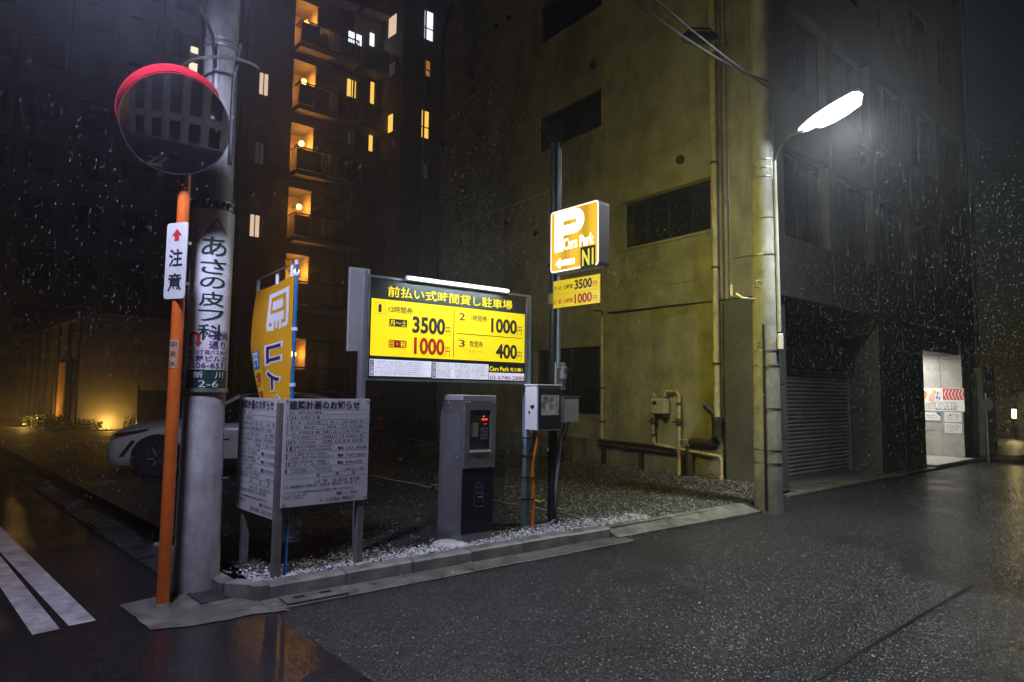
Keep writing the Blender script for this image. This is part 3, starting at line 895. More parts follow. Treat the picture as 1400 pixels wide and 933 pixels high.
for (x, z) in ((a_[0], b_[2] + .42), (c_[0], b_[2] + .42)):
    v_ = MB().lathe([(.0, -.07), (.048, -.07), (.06, -.03), (.06, .03), (.048, .07), (0, .07)], 10, (x, og, z), 'z'); v_.box(x - .09, x + .02, og - .08, og - .05, z - .012, z + .012); v_.build('valve', m_rust, gm)
for (x, z) in ((a_[0], b_[2] + .75), (c_[0], b_[2] + .75), (a_[0], b_[2] + .15)):
    MB().lathe([(.0, -.025), (.046, -.025), (.046, .025), (0, .025)], 10, (x, og, z), 'z').build('coupling', m_rust, gm)

# weeds by the wall foot
def weed(p, h, n, rnd, label):
    t = thing('weed', label, 'weed', p, rnd.uniform(0, 360), 'weeds along the beige wall')
    lf = MB(); st = MB()
    for k in range(n):
        a = rnd.uniform(0, 6.28); L_ = h * rnd.uniform(.5, 1)
        tip = Vector((math.cos(a) * L_ * .5, math.sin(a) * L_ * .5, L_))
        st.tube([(0, 0, 0), tip * .5 + Vector((0, 0, .02)), tip], .004, 4)
        for j in range(6):
            q = tip * (0.35 + .65 * j / 5); b = rnd.uniform(0, 6.28); s = h * .16
            d = Vector((math.cos(b) * s, math.sin(b) * s, rnd.uniform(-.2, .5) * s)); e = Vector((-d.y, d.x, 0)) * .3
            lf.add([q, q + d * .5 + e, q + d, q + d * .5 - e], [(0, 1, 2, 3)])
    st.build('stem', m_leaf, t); lf.build('foliage', m_leaf, t, fix=False)
rw = random.Random(9)
for (x, y, h) in ((851, 626, .42), (838, 622, .28), (866, 630, .2), (905, 640, .18), (800, 612, .2)):
    p = gnd(x, y, 0.1)
    weed(p, h, 7, rw, 'tall feathery weed rising in front of the black floor pipes' if h > .4 else 'low tuft of dark weeds growing by the wall foot')

# ------------------------------------------------------------------ apartment block behind the lot
d0 = ray(330, 300); d0 = d0 / d0.y
QB = Vector((-9.7, 30.7, 0))
tt = (d0.x * QB.y - QB.x) / (ux.x - d0.x * ux.y)
OB = QB + ux * tt
FB = Fr(OB, U)
HB = 27.0
bB = thing('apartment_block', 'dark tall apartment block with amber-lit stair landings stacked floor on floor', 'building', OB)
m_wb = pbr('brown_tile_wall', (0.17, 0.14, 0.12), 0.6, var=0.2, scale=1.5, bump=.004, bscale=30)
m_wb2s = pbr('landing_soffit', (0.30, 0.25, 0.20), 0.7, var=0.2)
m_wb2 = pbr('landing_paint', (0.34, 0.25, 0.17), 0.6, var=0.1)
def relB(p): return Vector(p) - OB
def pB(fr):
    def f(name, mb, mat, parent=bB, **k):
        o = mb.build(name, mat, parent, **k)
        if parent is bB:
            o.location = relB(fr.o); o.rotation_euler = (0, 0, R(fr.ang))
        return o
    return f
fB = pB(FB)
LB = FB.px(515, 300)[0]
lamps = [(427, 25.6), (423, 107), (418, 192), (414, 279.6), (408, 369), (410.6, 484)]
lz = [FB.px(*p)[1] for p in lamps]
lx = [FB.px(*p)[0] for p in lamps]
dzf = (lz[0] - lz[4]) / 4
lam_x = sum(lx) / len(lx)
xh0, xh1 = lam_x - 0.75, FB.px(478, 200)[0]
fl = [z - 1.75 for z in lz]                       # floor level of each landing
fl = [fl[0] + dzf] + fl
holesB = []
for z in fl: holesB.append((xh0, xh1, max(0.15, z + 0.02), z + 2.45, 1.5))
litw = {'white': emit('window_white', (0.85, 0.92, 1.0), 1.3), 'cream': emit('window_cream', (1.0, 0.72, 0.5), 0.65), 'amber': emit('window_amber', (1.0, 0.58, 0.10), 1.0), 'dim': emit('window_dim', (0.8, 0.33, 0.06), 0.35), 'faint': emit('window_faint', (0.5, 0.5, 0.5), 0.03)}
wB = [(476, 43, 497, 61, 'white'), (505, 43, 514, 78, 'white'), (474, 107, 489, 134, 'amber'), (506, 110, 514, 143, 'amber'), (504, 172, 512, 208, 'amber'), (475, 178, 487, 200, 'faint'), (354, 98, 369, 131, 'cream'), (348, 193, 363, 225, 'faint'), (341, 292, 357, 325, 'cream'), (499, 240, 503, 262, 'dim')]
wr = []
for (x0, y0, x1, y1, c) in wB:
    m_ = ((x0 + x1) / 2, (y0 + y1) / 2)
    xa, xb = FB.px(x0, m_[1])[0], FB.px(x1, m_[1])[0]; za_, zb_ = FB.px(m_[0], y1)[1], FB.px(m_[0], y0)[1]
    wr.append((xa, xb, za_, zb_, c))
    holesB.append((xa, xb, za_, zb_, 0.15))
fB('front_wall', wall(MB(), LB, HB, holesB), m_wb)
for (xa, xb, za_, zb_, c) in wr:
    window((xa, xb, za_, zb_), 0.12, 2 if xb - xa > .4 else 1, fB, litw[c])
# landings
m_lampB = emit('landing_lamp', (1.0, 0.48, 0.08), 70.0)
m_rail = pbr('landing_railing', (.03, .028, .025), .4, .5)
protos = {}
for i, z in enumerate(fl):
    fB('landing_floor', MB().box(xh0 + .01, xh1 - .01, -0.75, 1.48, z - .20, z + .015), m_wb2s)
    mb = MB().box(xh0, xh1, -0.74, -0.70, z + 1.06, z + 1.12).box(xh0, xh1, -0.74, -0.70, z + .06, z + .12).box(xh0, xh0 + .03, -.70, -.01, z + 1.06, z + 1.1).box(xh1 - .03, xh1, -.70, -.01, z + 1.06, z + 1.1)
    nb_ = int((xh1 - xh0) / .12)
    for k in range(nb_ + 1):
        x = xh0 + (xh1 - xh0) * k / nb_; mb.box(x - .012, x + .012, -.73, -.71, z + .12, z + 1.06)
    for y_ in (-.6, -.48, -.36, -.24, -.12): mb.box(xh0 + .004, xh0 + .02, y_ - .01, y_ + .01, z + .03, z + 1.06); mb.box(xh1 - .02, xh1 - .004, y_ - .01, y_ + .01, z + .03, z + 1.06)
    fB('railing', mb, m_rail)
    fB('parapet_panel', MB().box(xh0 + .02, xh0 + (1.25, .9, 1.5, 1.1, .8, 1.3, 1.0)[i], -.765, -.745, z + .05, z + 1.0), m_wb)
    fB('landing_back_wall', MB().box(xh0 + .005, xh1 - .005, 1.42, 1.49, z + .02, z + 2.44), m_wb2)
    fB('landing_side_wall', MB().box(lam_x + .38, lam_x + .46, .1, 1.41, z + .02, z + 2.44), m_wb2)
    zl = lz[i - 1] if i else lz[0] + dzf
    lmp = fB('landing_lamp', MB().lathe([(0, -.13), (.08, -.11), (.12, -.04), (.12, .04), (.08, .11), (0, .13)], 12, (lam_x, .55, zl), 'z'), emit('landing_lamp_%d' % i, (1.0, 0.45, 0.07), (60, 85, 75, 95, 70, 85, 60)[i]), smooth=True)
    MB().box(lam_x - .03, lam_x + .03, .55, 1.42, zl + .1, zl + .14).build('lamp_bracket', m_rail, lmp)
    fB('vent_cap', MB().lathe([(.14, 0), (.14, -.06), (.09, -.1), (0, -.11)], 14, (FB.px(448, 200)[0], 1.42, z + 2.05), 'y'), m_cream, smooth=True)
    fB('door', MB().box(lam_x + .75, lam_x + 1.55, 1.36, 1.415, z + .03, z + 2.03), pbr('landing_door', (.12, .09, .07), .4))
fB('downpipe', MB().tube([(xh1 + .08, -.09, 0), (xh1 + .08, -.09, HB)], .05, 8), pbr('b_pipe', (.30, .27, .22), .5))
# balcony slabs of the inner corner
for z in fl:
    fB('balcony_slab', MB().box(xh1 + .2, LB, -.9, -0.002, z - .18, z - .02), m_wb)
    fB('balcony_front', MB().box(xh1 + .2, LB - .02, -.9, -.82, z - .02, z + 1.0), m_wb)
# side wall and projecting block
pC = FB.w(LB)
FS2 = Fr(pC, V - 180)
dd = ray(545, 300); dd = dd / dd.y
s_ = (pC.x - dd.x * pC.y) / (-(FS2.x.x) + dd.x * FS2.x.y)
fS2 = pB(FS2)
hs2 = []; wr2 = []
for (x0, y0, x1, y1, c) in ((529, 20, 542, 50, 'cream'), (528, 155, 537, 182, 'amber'), (529, 84, 540, 105, 'faint')):
    m_ = ((x0 + x1) / 2, (y0 + y1) / 2)
    r_ = (FS2.px(x0, m_[1])[0], FS2.px(x1, m_[1])[0], FS2.px(m_[0], y1)[1], FS2.px(m_[0], y0)[1])
    hs2.append((*r_, .12)); wr2.append((r_, c))
fS2('side_wall', wall(MB(), s_, HB, hs2), m_wb)
for r_, c in wr2: window(r_, .09, 1, fS2, litw[c])
FC = Fr(FS2.w(s_), U)
fC = pB(FC)
hs3 = []; wr3 = []
for (x0, y0, x1, y1, c) in ((580, 14, 594, 56, 'white'), (579, 81, 590, 105, 'dim'), (576, 150, 588, 190, 'amber'), (575, 222, 586, 245, 'faint')):
    m_ = ((x0 + x1) / 2, (y0 + y1) / 2)
    r_ = (FC.px(x0, m_[1])[0], FC.px(x1, m_[1])[0], FC.px(m_[0], y1)[1], FC.px(m_[0], y0)[1])
    hs3.append((*r_, .12)); wr3.append((r_, c))
fC('front_wall', wall(MB(), 7, HB, hs3), m_wb)
for r_, c in wr3:
    f_ = window(r_, .09, 1, fC, litw[c])
    MB().box(r_[0], r_[1], .02, .10, (r_[2] * .6 + r_[3] * .4) - .02, (r_[2] * .6 + r_[3] * .4) + .02).build('mullion', m_dalu, f_)
fC('downpipe', MB().tube([(1.25, -.08, 0), (1.25, -.08, HB)], .05, 8), MATS['b_pipe'])

# ------------------------------------------------------------------ dark tower far left
d1 = ray(328, 300); d1 = d1 / d1.y
OC = d1 * 42; OC.z = 0
FT = Fr(OC - ux * 26, U)
bT = thing('dark_tower', 'unlit high-rise with vertical ribs rising behind the low building', 'building', FT.o)
m_tw = pbr('tower_concrete', (0.14, 0.14, 0.155), 0.7, var=.15, scale=.6)
HT = 34.0
hs = []
for i in range(11):
    for k in range(10):
        hs.append((0.8 + i * 2.3, 2.3 + i * 2.3, 4.5 + k * 2.95, 6.1 + k * 2.95, .25))
o = wall(MB(), 26, HT, hs).build('front_wall', m_tw, bT); o.rotation_euler = (0, 0, R(U))
mb0 = None
for i in range(12):
    o = MB().box(.25 + i * 2.3, .65 + i * 2.3, -.35, 0, 0, HT).build('rib', m_tw, bT); o.rotation_euler = (0, 0, R(U))
for (x0, y0, x1, y1) in ((260, 65, 270, 73), (259, 87, 270, 99)):
    r_ = (FT.px(x0, 80)[0], FT.px(x1, 80)[0], FT.px(265, y1)[1], FT.px(265, y0)[1])
    o = MB().box(r_[0], r_[1], -.06, -.01, r_[2], r_[3]).build('lit_window', emit('window_pale', (1, .85, .6), 1.0), bT); o.rotation_euler = (0, 0, R(U))
k = 0
for i in range(11):
    for j in range(10):
        o = MB().box(0.85 + i * 2.3, 2.25 + i * 2.3, .16, .2, 4.55 + j * 2.95, 6.05 + j * 2.95).build('window', m_glass, bT); o.rotation_euler = (0, 0, R(U))

# ------------------------------------------------------------------ low building on the left
DC = gnd(103, 592)
bD = thing('low_building', 'low one-storey building with framed glass front and ground uplights', 'building', DC)
FD = Fr(DC - (-vx) * 0 + vx * 14, V - 180)          # street front, local x runs toward the corner
FDe = Fr(DC, U)
HD = FDe.px(106, 426)[1]
m_d1 = pbr('dark_tile', (0.19, 0.175, 0.16), .6, var=.15, scale=2, bump=.003)
m_d2 = pbr('frame_bronze', (0.12, 0.11, 0.10), .45, .4)
def fD(name, mb, mat, parent=bD):
    o = mb.build(name, mat, parent)
    if parent is bD: o.location = vx * 14; o.rotation_euler = (0, 0, R(V - 180))
    return o
fD('roof_fascia', MB().box(-.2, 14.05, -.12, .25, HD - .22, HD), m_d2)
for i in range(8):
    x = 14 - .18 - i * 2.0
    fD('column', MB().box(x - .12, x + .12, -.05, .22, 0, HD - .22), m_d2)
    if i < 7:
        bay = fD('glass_bay', MB().box(x - 1.88, x - .12, .10, .13, 0.1, HD * .62), m_glass)
        MB().box(x - 1.88, x - .12, .08, .12, HD * .62, HD * .66).build('transom', m_d2, bay)
        MB().box(x - 1.02, x - .96, .06, .14, 0.1, HD * .62).build('mullion', m_d2, bay)
        fD('louvre_panel', MB().box(x - 1.88, x - .12, .06, .10, HD * .66, HD - .22), m_d1)
fD('orange_panel', MB().box(9.4, 11.3, .02, .06, .3, HD * .6), pbr('warm_panel', (.45, .26, .10), .5))  # plain orange base colour, no emission
LD = FDe.px(300, 500)[0]
o = MB().box(0, LD, 0.02, .3, 0, HD - .05).build('end_wall', m_d1, bD); o.rotation_euler = (0, 0, R(U))
o = MB().box(-.05, LD + .05, -.05, .35, HD - .05, HD + .02).build('end_coping', m_d2, bD); o.rotation_euler = (0, 0, R(U))
o = MB().box(0.1, LD - .1, 0.3, 9, HD - .3, HD - .1).build('roof', m_d1, bD); o.rotation_euler = (0, 0, R(U))
o = fD('interior_back', MB().box(0, 13.8, 1.8, 1.9, 0, HD - .3), m_d1)
# uplights and shrubs
def shrub(p, r, h, n, seed, label, grp):
    rnd = random.Random(seed)
    t = thing('shrub', label, 'shrub', p, 0, grp)
    lf = MB(); st = MB()
    for k in range(n):
        a, b = rnd.uniform(0, 6.28), rnd.uniform(0, 1) ** .5
        z = rnd.uniform(.05, 1)
        q = Vector((math.cos(a) * r * b * (1.15 - z * .4), math.sin(a) * r * b * (1.15 - z * .4), h * z * rnd.uniform(.7, 1.1)))
        d = Vector((rnd.uniform(-1, 1), rnd.uniform(-1, 1), rnd.uniform(-.3, 1))).normalized() * rnd.uniform(.05, .11)
        e = d.cross(Vector((rnd.uniform(-1, 1), rnd.uniform(-1, 1), rnd.uniform(-1, 1)))).normalized() * d.length * .33
        lf.add([q, q + d * .5 + e, q + d, q + d * .5 - e], [(0, 1, 2, 3)])
    for k in range(6):
        a = k * 1.05
        st.tube([(0, 0, 0), (math.cos(a) * r * .4, math.sin(a) * r * .4, h * .5), (math.cos(a) * r * .7, math.sin(a) * r * .7, h * .85)], .012, 5)
    st.build('stem', m_leaf, t); lf.build('foliage', m_leaf, t, fix=False)
    return t
m_up = emit('uplight_lens', (1.0, 0.55, 0.08), 160.0)
def uplight(p, label, watts):
    t = thing('uplight', label, 'garden light', p)
    MB().lathe([(0, 0), (.07, 0), (.08, .1), (.09, .16), (0.075, .165), (0.07, .14), (0, .14)], 14).build('housing', m_black, t, smooth=True)
    MB().lathe([(0, .145), (.066, .145), (.066, .152), (0, .156)], 14).build('lens', m_up, t)
    L_ = bpy.data.lights.new('uplight_lamp', 'POINT'); L_.energy = watts; L_.color = (1, .55, .10); L_.shadow_soft_size = .06
    lo = bpy.data.objects.new('lamp', L_); COL.objects.link(lo); lo.parent = t; lo.location = (0, 0, .26)
    return t
pu = FDe.w(FDe.px(146, 578)[0], -.45, 0.0)
uplight(pu, 'bright amber uplight at the foot of the low building end wall', 55)
uplight(FD.w(FD.px(74, 588)[0], -1.0), 'amber uplight among shrubs at the corner column of the low building', 95)
uplight(FD.w(FD.px(5, 560)[0], -1.0), 'amber uplight beside the orange panel of the low building', 110)
sd_ = 20
for (p, r, h, lab) in ((FDe.w(FDe.px(146, 578)[0] - .9, -.5), .45, .5, 'leafy shrub lit amber beside the bright uplight'), (FDe.w(FDe.px(146, 578)[0] + .8, -.4), .4, .55, 'leafy shrub to the car side of the bright uplight'), (FDe.w(.45, -.5), .35, .45, 'small shrub at the bare corner of the low building'),
                    (FD.w(13.2, -.55), .5, .6, 'shrub glowing amber in front of the corner column'), (FD.w(12.0, -.5), .45, .45, 'dark shrub before the glass bay next to the corner column'), (FD.w(10.6, -.5), .5, .5, 'shrub in front of the orange panel'), (FD.w(9.0, -.5), .5, .5, 'far shrub beyond the orange panel')):
    sd_ += 1
    shrub(p, r, h, 420, sd_, lab, 'shrubs round the low building')
kb = sroot('planter_edge', DC, U)
MB().box(-.6, 7, -1.0, -.85, 0, .14, .01).build('edge_stone', m_kerb, kb)

# ------------------------------------------------------------------ back of the lot
FL = Fr(A1 + vx * 9 - ux * 5.5, U)
fn = thing('panel_fence', 'dark metal panel fence along the back of the parking lot', 'fence', FL.o, U)
for i in range(7):
    MB().box(i * 1.2 + .03, i * 1.2 + 1.17, 0, .03, .15, 1.55 + .25 * (i == 3), .006).build('panel', pbr('fence_panel', (.10, .11, .09), .5, .2, var=.2), fn)
    MB().box(i * 1.2 - .03, i * 1.2 + .03, -.02, .05, .09, 1.7).build('post', m_dalu, fn)
cn = thing('traffic_cone', 'red traffic cone standing at the back of the lot', 'traffic cone', gnd(520, 583, .095))
MB().box(-.19, .19, -.19, .19, 0, .03, .008).build('base', m_red, cn)
MB().lathe([(.15, .03), (.10, .3), (.055, .55), (.03, .7), (0.0, .705)], 16).build('body', m_red, cn, smooth=True)
MB().lathe([(.103, .3), (.085, .40), (.087, .40), (.106, .3)], 16).build('stripe', m_wprint, cn)
# parking bay ropes with yellow tags
m_rope = pbr('bay_rope', (.42, .40, .34), .7)
def rope(a, b, label):
    a, b = gnd(*a, .112), gnd(*b, .112)
    t = thing('bay_rope', label, 'rope', a, 0, 'rope lines marking the parking bays')
    n = 8
    MB().tube([(b - a) * (i / n) + Vector((0, 0, .006 * math.sin(i * 2.1))) for i in range(n + 1)], .012, 6).build('cord', m_rope, t)
rope((505, 650), (640, 676), 'pale rope line on the ground behind the payment machine')
rope((660, 682), (790, 706), 'pale rope line on the ground behind the blue-grey post')
rope((560, 600), (700, 622), 'pale rope line deep in the parking lot')
for i, (x, y, s_) in enumerate(((593, 668, 1), (735, 692, 1.25), (546, 630, .9), (742, 688, .7))):
    t = thing('rope_tag', 'crumpled yellow plastic tag fixed to the rope line', 'rope tag', gnd(x, y, .11), i * 50, 'yellow tags on the bay ropes')
    mb = MB(); rr = random.Random(i)
    for k in range(5):
        a = k * 1.2; q = Vector((math.cos(a), math.sin(a), 0)) * .045 * s_
        mb.add([(0, 0, .01), q + Vector((0, 0, .05 * s_ * rr.random() + .02)), q * 1.5 + Vector((-q.y, q.x, .07 * s_)) * .8, Vector((-q.y, q.x, .06 * s_))], [(0, 1, 2, 3)])
    mb.build('strip', m_yleaf, t)
# caged work lamp against the wall
cg = thing('caged_lamp', 'low wire cage with a black unit and small orange light by the wall', 'lamp', FA.w(FA.px(771, 605, -.4)[0] - .2, -.45, .1), A_ANG)
mb = MB()
for (x0, y0) in ((-.28, -.2), (.28, -.2), (-.28, .2), (.28, .2)): mb.tube([(x0, y0, 0), (x0, y0, .5)], .012, 6)
for z in (.12, .5):
    mb.tube([(-.28, -.2, z), (.28, -.2, z), (.28, .2, z), (-.28, .2, z), (-.28, -.2, z)], .012, 6)
mb.build('cage', m_rust, cg)
MB().box(-.2, .12, -.12, .14, .02, .38, .03).build('unit', m_black, cg)
MB().box(-.12, .06, -.128, -.121, .26, .33).build('light', emit('orange_light', (1, .35, .05), 1.3), cg)

# ------------------------------------------------------------------ far end of the right-hand street
FE2 = Fr(FSt.w(LS + .35, 7.0), U)
bE = thing('dark_building', 'dark unlit building standing beyond the corner building on the street', 'building', FE2.o)
hs = [(0.6 + i * 2.2, 2.2 + i * 2.2, 3.6 + k * 3, 5.2 + k * 3, .2) for i in range(6) for k in range(4)]
o = wall(MB(), 14, 18, hs).build('street_wall', m_tw, bE); o.rotation_euler = (0, 0, R(U))
o = MB().box(0, .3, .01, 8, 0, 18).build('end_wall', m_tw, bE); o.rotation_euler = (0, 0, R(U))
for h_ in hs:
    o = MB().box(h_[0], h_[1], .14, .18, h_[2], h_[3]).build('window', m_glass, bE); o.rotation_euler = (0, 0, R(U))
he = [(1362, 602, 1.3, 2.2), (1385, 600, 1.4, 2.0), (1410, 598, 1.3, 2.4), (1436, 600, 1.5, 2.1)]
labs = ['dark bush at the far kerb nearest the slab wall', 'dark bush behind the small garden light', 'dark bush between garden light and lit pillar', 'dark bush beyond the lit pillar']
for i, (x, y, r, h) in enumerate(he):
    shrub(gnd(x, y) + ux * 2.6 + Vector((1.2, 2.6, 0)), r, h, 900, 50 + i, labs[i], 'bushes at the far end of the street')
gl_ = thing('garden_light', 'small glowing bollard light among the dark bushes', 'garden light', gnd(1388, 600))
MB().tube([(0, 0, 0), (0, 0, .85)], .05, 10).build('post', m_black, gl_)
MB().lathe([(0, .85), (.075, .85), (.075, 1.2), (0, 1.2)], 12).build('lens', emit('garden_lens', (1, .78, .32), 60), gl_)
MB().lathe([(0, 1.2), (.09, 1.2), (.08, 1.26), (0, 1.28)], 12).build('cap', m_black, gl_)
gp_ = thing('gate_pillar', 'pale gate pillar lit yellow beside the garden light', 'pillar', gnd(1400, 596) + Vector((.9, .9, 0)), U)
MB().box(-.3, .3, -.3, .3, 0, 1.9, .02).build('shaft', m_wallA, gp_); MB().box(-.34, .34, -.34, .34, 1.9, 2.0, .02).build('cap', m_conc, gp_)
FP = sroot('far_pavement', FSt.w(LS + .4, -0.8, 0), U)
for i in range(12): MB().box(i * 1.0, i * 1.0 + .99, 0, .15, 0, .13, .012).build('kerb_stone', m_kerb, FP)
MB().box(0, 12, .155, 1.25, 0, .12).build('walkway', m_conc, FP)
# ------------------------------------------------------------------ street lamps (their light is the main light)
def street_lamp(label, foot, direction, z0, t0, t1, z1, watts, col, lens_e, pole_r, spot=132, tilt=-18):
    """arm from a pole at foot along a horizontal direction; fixture between t0 and t1"""
    ang = math.degrees(math.atan2(direction.y, direction.x))
    t = thing('street_lamp', label, 'street lamp', (foot.x, foot.y, z0), ang)
    h1 = z1 - z0
    MB().tube([(pole_r, 0, -.35), (pole_r + .12, 0, -.12), (t0 * .7, 0, .0), (t0 + .05, 0, .03)], .014, 10).build('arm', m_black, t, smooth=True)
    MB().tube([(pole_r - .02, 0, -.55), (pole_r - .02, 0, -.15)], .035, 8).build('clamp', m_alu, t)
    L_ = t1 - t0
    sl_ = h1 / L_
    def P(x, y, z): return (t0 + x, y, x * sl_ + z)
    pts = [(0, .06), (.06, .12), (.25, .18), (L_ * .6, .19), (L_ - .05, .15), (L_, .07)]
    mb = MB(); top = []; 
    for x, w_ in pts: top += [P(x, -w_, .03), P(x, -w_ * .6, .085), P(x, w_ * .6, .085), P(x, w_, .03)]
    n = len(pts)
    fs = []
    for i in range(n - 1):
        for j in range(3): fs.append((i * 4 + j, i * 4 + j + 1, (i + 1) * 4 + j + 1, (i + 1) * 4 + j))
    fs += [(0, 1, 2, 3), tuple((n - 1) * 4 + j for j in range(4))]
    mb.add(top, fs).build('housing', m_white, t, smooth=True)
    mb = MB(); pl = []
    for x, w_ in [(L_ * .30 + x_ * .68, w2_) for x_, w2_ in pts]: pl += [P(x, -w_ * .9, .028), P(x, -w_ * .8, -.06), P(x, w_ * .8, -.06), P(x, w_ * .9, .028)]
    mb.add(pl, fs).build('lens', emit('lamp_lens_%d' % int(watts), col, lens_e), t, smooth=True)
    ld = bpy.data.lights.new('lamp', 'SPOT'); ld.energy = watts; ld.color = col; ld.spot_size = R(spot); ld.spot_blend = .7; ld.shadow_soft_size = .16
    lo = bpy.data.objects.new('lamp', ld); COL.objects.link(lo); lo.parent = t
    lo.location = P(L_ * .7, 0, -.14); lo.rotation_euler = (0, R(tilt), 0)
    return t
RP = gnd(1051, 700)                      # right utility pole foot
nR = Vector((math.cos(R(U - 90)), math.sin(R(U - 90)), 0))
street_lamp('white glowing street lamp on the arm of the pole beside the rolling shutter', RP, nR, 5.25, .56, 1.38, 5.52, 760, (0.92, 0.98, 1.0), 120, .15)
LP = gnd(267, 806)                       # left utility pole foot
nL = Vector((.13, -1, 0)).normalized()
street_lamp('blue-white street lamp on the arm of the pole with the clinic advert', LP, nL, 4.62, 1.25, 1.95, 4.72, 300, (0.62, 0.64, 1.0), 220, .13, 160, 0)

# ------------------------------------------------------------------ left utility pole with advert
H_LP = 9.0
up = thing('utility_pole', 'thick concrete utility pole carrying a vertical clinic advert', 'utility pole', LP)
def pr_l(z): return .172 - .0095 * z
MB().lathe([(pr_l(0) + .004, 0), (pr_l(.35) + .004, .35), (pr_l(.36), .36), (pr_l(H_LP), H_LP), (0, H_LP + .02)], 32).build('shaft', m_pole, up, smooth=True)
def zL(y): return at(285, y, LP.y)[2]
for z in (zL(287), zL(281), zL(70), zL(62)):
    MB().lathe([(pr_l(z) + .004, -.012), (pr_l(z) + .012, -.012), (pr_l(z) + .012, .012), (pr_l(z) + .004, .012)], 32, (0, 0, z)).build('steel_band', m_alu, up)
z = zL(284); 
mb = MB()
for k in range(9):
    a = R(195 + k * 18); mb.box(0, 0, 0, 0, 0, 0) if False else mb.tube([(math.cos(a) * (pr_l(z) + .01), math.sin(a) * (pr_l(z) + .01), z - .03), (math.cos(a) * (pr_l(z) + .03), math.sin(a) * (pr_l(z) + .03), z + .02)], .014, 6)
mb.build('strap_lug', m_black, up)
for (y, a) in ((600, 10), (655, 15), (515, 190)):
    z = zL(y); a = R(a); r_ = pr_l(z)
    MB().tube([(math.cos(a) * (r_ - .01), math.sin(a) * (r_ - .01), z), (math.cos(a) * (r_ + .045), math.sin(a) * (r_ + .045), z)], .014, 8).build('step_bolt', m_black, up)
# guard loop near the top of the frame
zt_ = zL(90)
MB().tube([(math.cos(R(a)) * .30, math.sin(R(a)) * .30, zt_ + .12 * math.sin(R(a) * .5)) for a in range(-170, 20, 15)], .014, 6).build('cable_hoop', m_alu, up, smooth=True)
MB().tube([(.16, -.1, zt_ - .9), (.17, -.12, zt_ - .2), (.24, -.18, zt_ + .1)], .02, 8).build('cable', m_black, up, smooth=True)
face = math.degrees(math.atan2(-LP.y, -LP.x)) + 4       # advert faces the junction
def wrap(lx, z, off, r0=None):
    r_ = (r0 or pr_l(2.0)) + off
    a = R(face) + lx / (pr_l(2.0))
    return (math.cos(a) * r_, math.sin(a) * r_, z)
class WX:
    def __init__(s): s.mb = MB()
    def add(s, vs, fs, off):
        vs, fs = sliced(vs, fs, .018)
        s.mb.add([wrap(p[0], p[1], off) for p in vs], fs); return s
    def text(s, t, rect, off, bold=0.): vs, fs = glyph_fit(t, rect, bold); return s.add(vs, fs, off)
    def rect(s, r, off, n=12):
        x0, x1, z0, z1 = r
        vs = []; fs = []
        for i in range(n + 1):
            x = x0 + (x1 - x0) * i / n; vs += [(x, z0), (x, z1)]
        for i in range(n): fs.append((2 * i, 2 * i + 2, 2 * i + 3, 2 * i + 1))
        return s.add(vs, fs, off)
AW = .22
za0, za1 = zL(537), zL(292)
cx_, zk = 0.0, (za1 - za0) / 245.0
def zy(y): return za0 + (537 - y) * zk
adv = WX().rect((-AW, AW, za0, za1), .012, 20)
adv.rect((-AW, AW, za0, za1), .006, 20)
ad = adv.mb.build('advert_panel', m_white, up, smooth=True)
lt = WX()
XR = AW * .60
for i, (ch, y0, y1) in enumerate((('あ', 329, 357), ('さ', 359, 381), ('の', 383, 400), ('皮', 403, 424), ('フ', 427, 444), ('科', 446, 469))):
    lt.text(ch, (-.085, .10, zy(y1 - 1), zy(y0 + 1)), .0145, .010)
lt.mb.build('lettering', m_grn, ad, fix=False)
a1 = WX().text('A', (-.06, .10, zy(325), zy(305)), .0145, -.008)
vs = [(-.11 + .10 * math.cos(R(a)) * .6, zy(320) + .028 * math.sin(R(a))) for a in range(0, 360, 24)]
vi = [(-.11 + .082 * math.cos(R(a)) * .6, zy(320) + .020 * math.sin(R(a))) for a in range(0, 360, 24)]
a1.add(vs + vi, [(i, (i + 1) % 15, 15 + (i + 1) % 15, 15 + i) for i in range(9)], .0145)
a1.mb.build('monogram', m_gprint, ad, fix=False)
l2 = WX()
l2.text('八重洲', (-.04, .15, zy(467), zy(455)), .0145, .012)
l2.text('通り', (.0, .13, zy(479), zy(469)), .0145, .012)
l2.text('新川2丁目バス停前', (-.155, .155, zy(487), zy(481)), .0145, .012)
l2.text('佐野ビル2F', (-.155, .155, zy(496), zy(488.5)), .0145, .012)
l2.text('3206-6533', (-.155, .155, zy(505), zy(497.5)), .0145, .012)
l2.mb.build('address_print', m_pur, ad, fix=False)
ar = WX()
pts_o = [(-.15 + .045 * math.cos(R(a)) + .045, zy(464) + .04 * math.sin(R(a))) for a in range(0, 181, 20)]
pts_i = [(-.15 + .022 * math.cos(R(a)) + .045, zy(464) + .02 * math.sin(R(a))) for a in range(0, 181, 20)]
n = len(pts_o)
ar.add(pts_o + pts_i, [(i, i + 1, n + i + 1, n + i) for i in range(n - 1)], .0145)
ar.add([(-.15, zy(464)), (-.128, zy(464)), (-.128, zy(475)), (-.15, zy(475))], [(0, 1, 2, 3)], .0145)
ar.add([(-.083, zy(464)), (-.060, zy(464)), (-.060, zy(471)), (-.045, zy(471)), (-.0715, zy(477)), (-.098, zy(471)), (-.083, zy(471))], [(0, 1, 2, 3, 4, 5, 6)], .0145)
ar.mb.build('turn_arrow', m_redink, ad, fix=False)
gb = WX().rect((-.165, .165, zy(533), zy(507)), .0145, 14).mb.build('block_plate', m_grn, ad, fix=False)
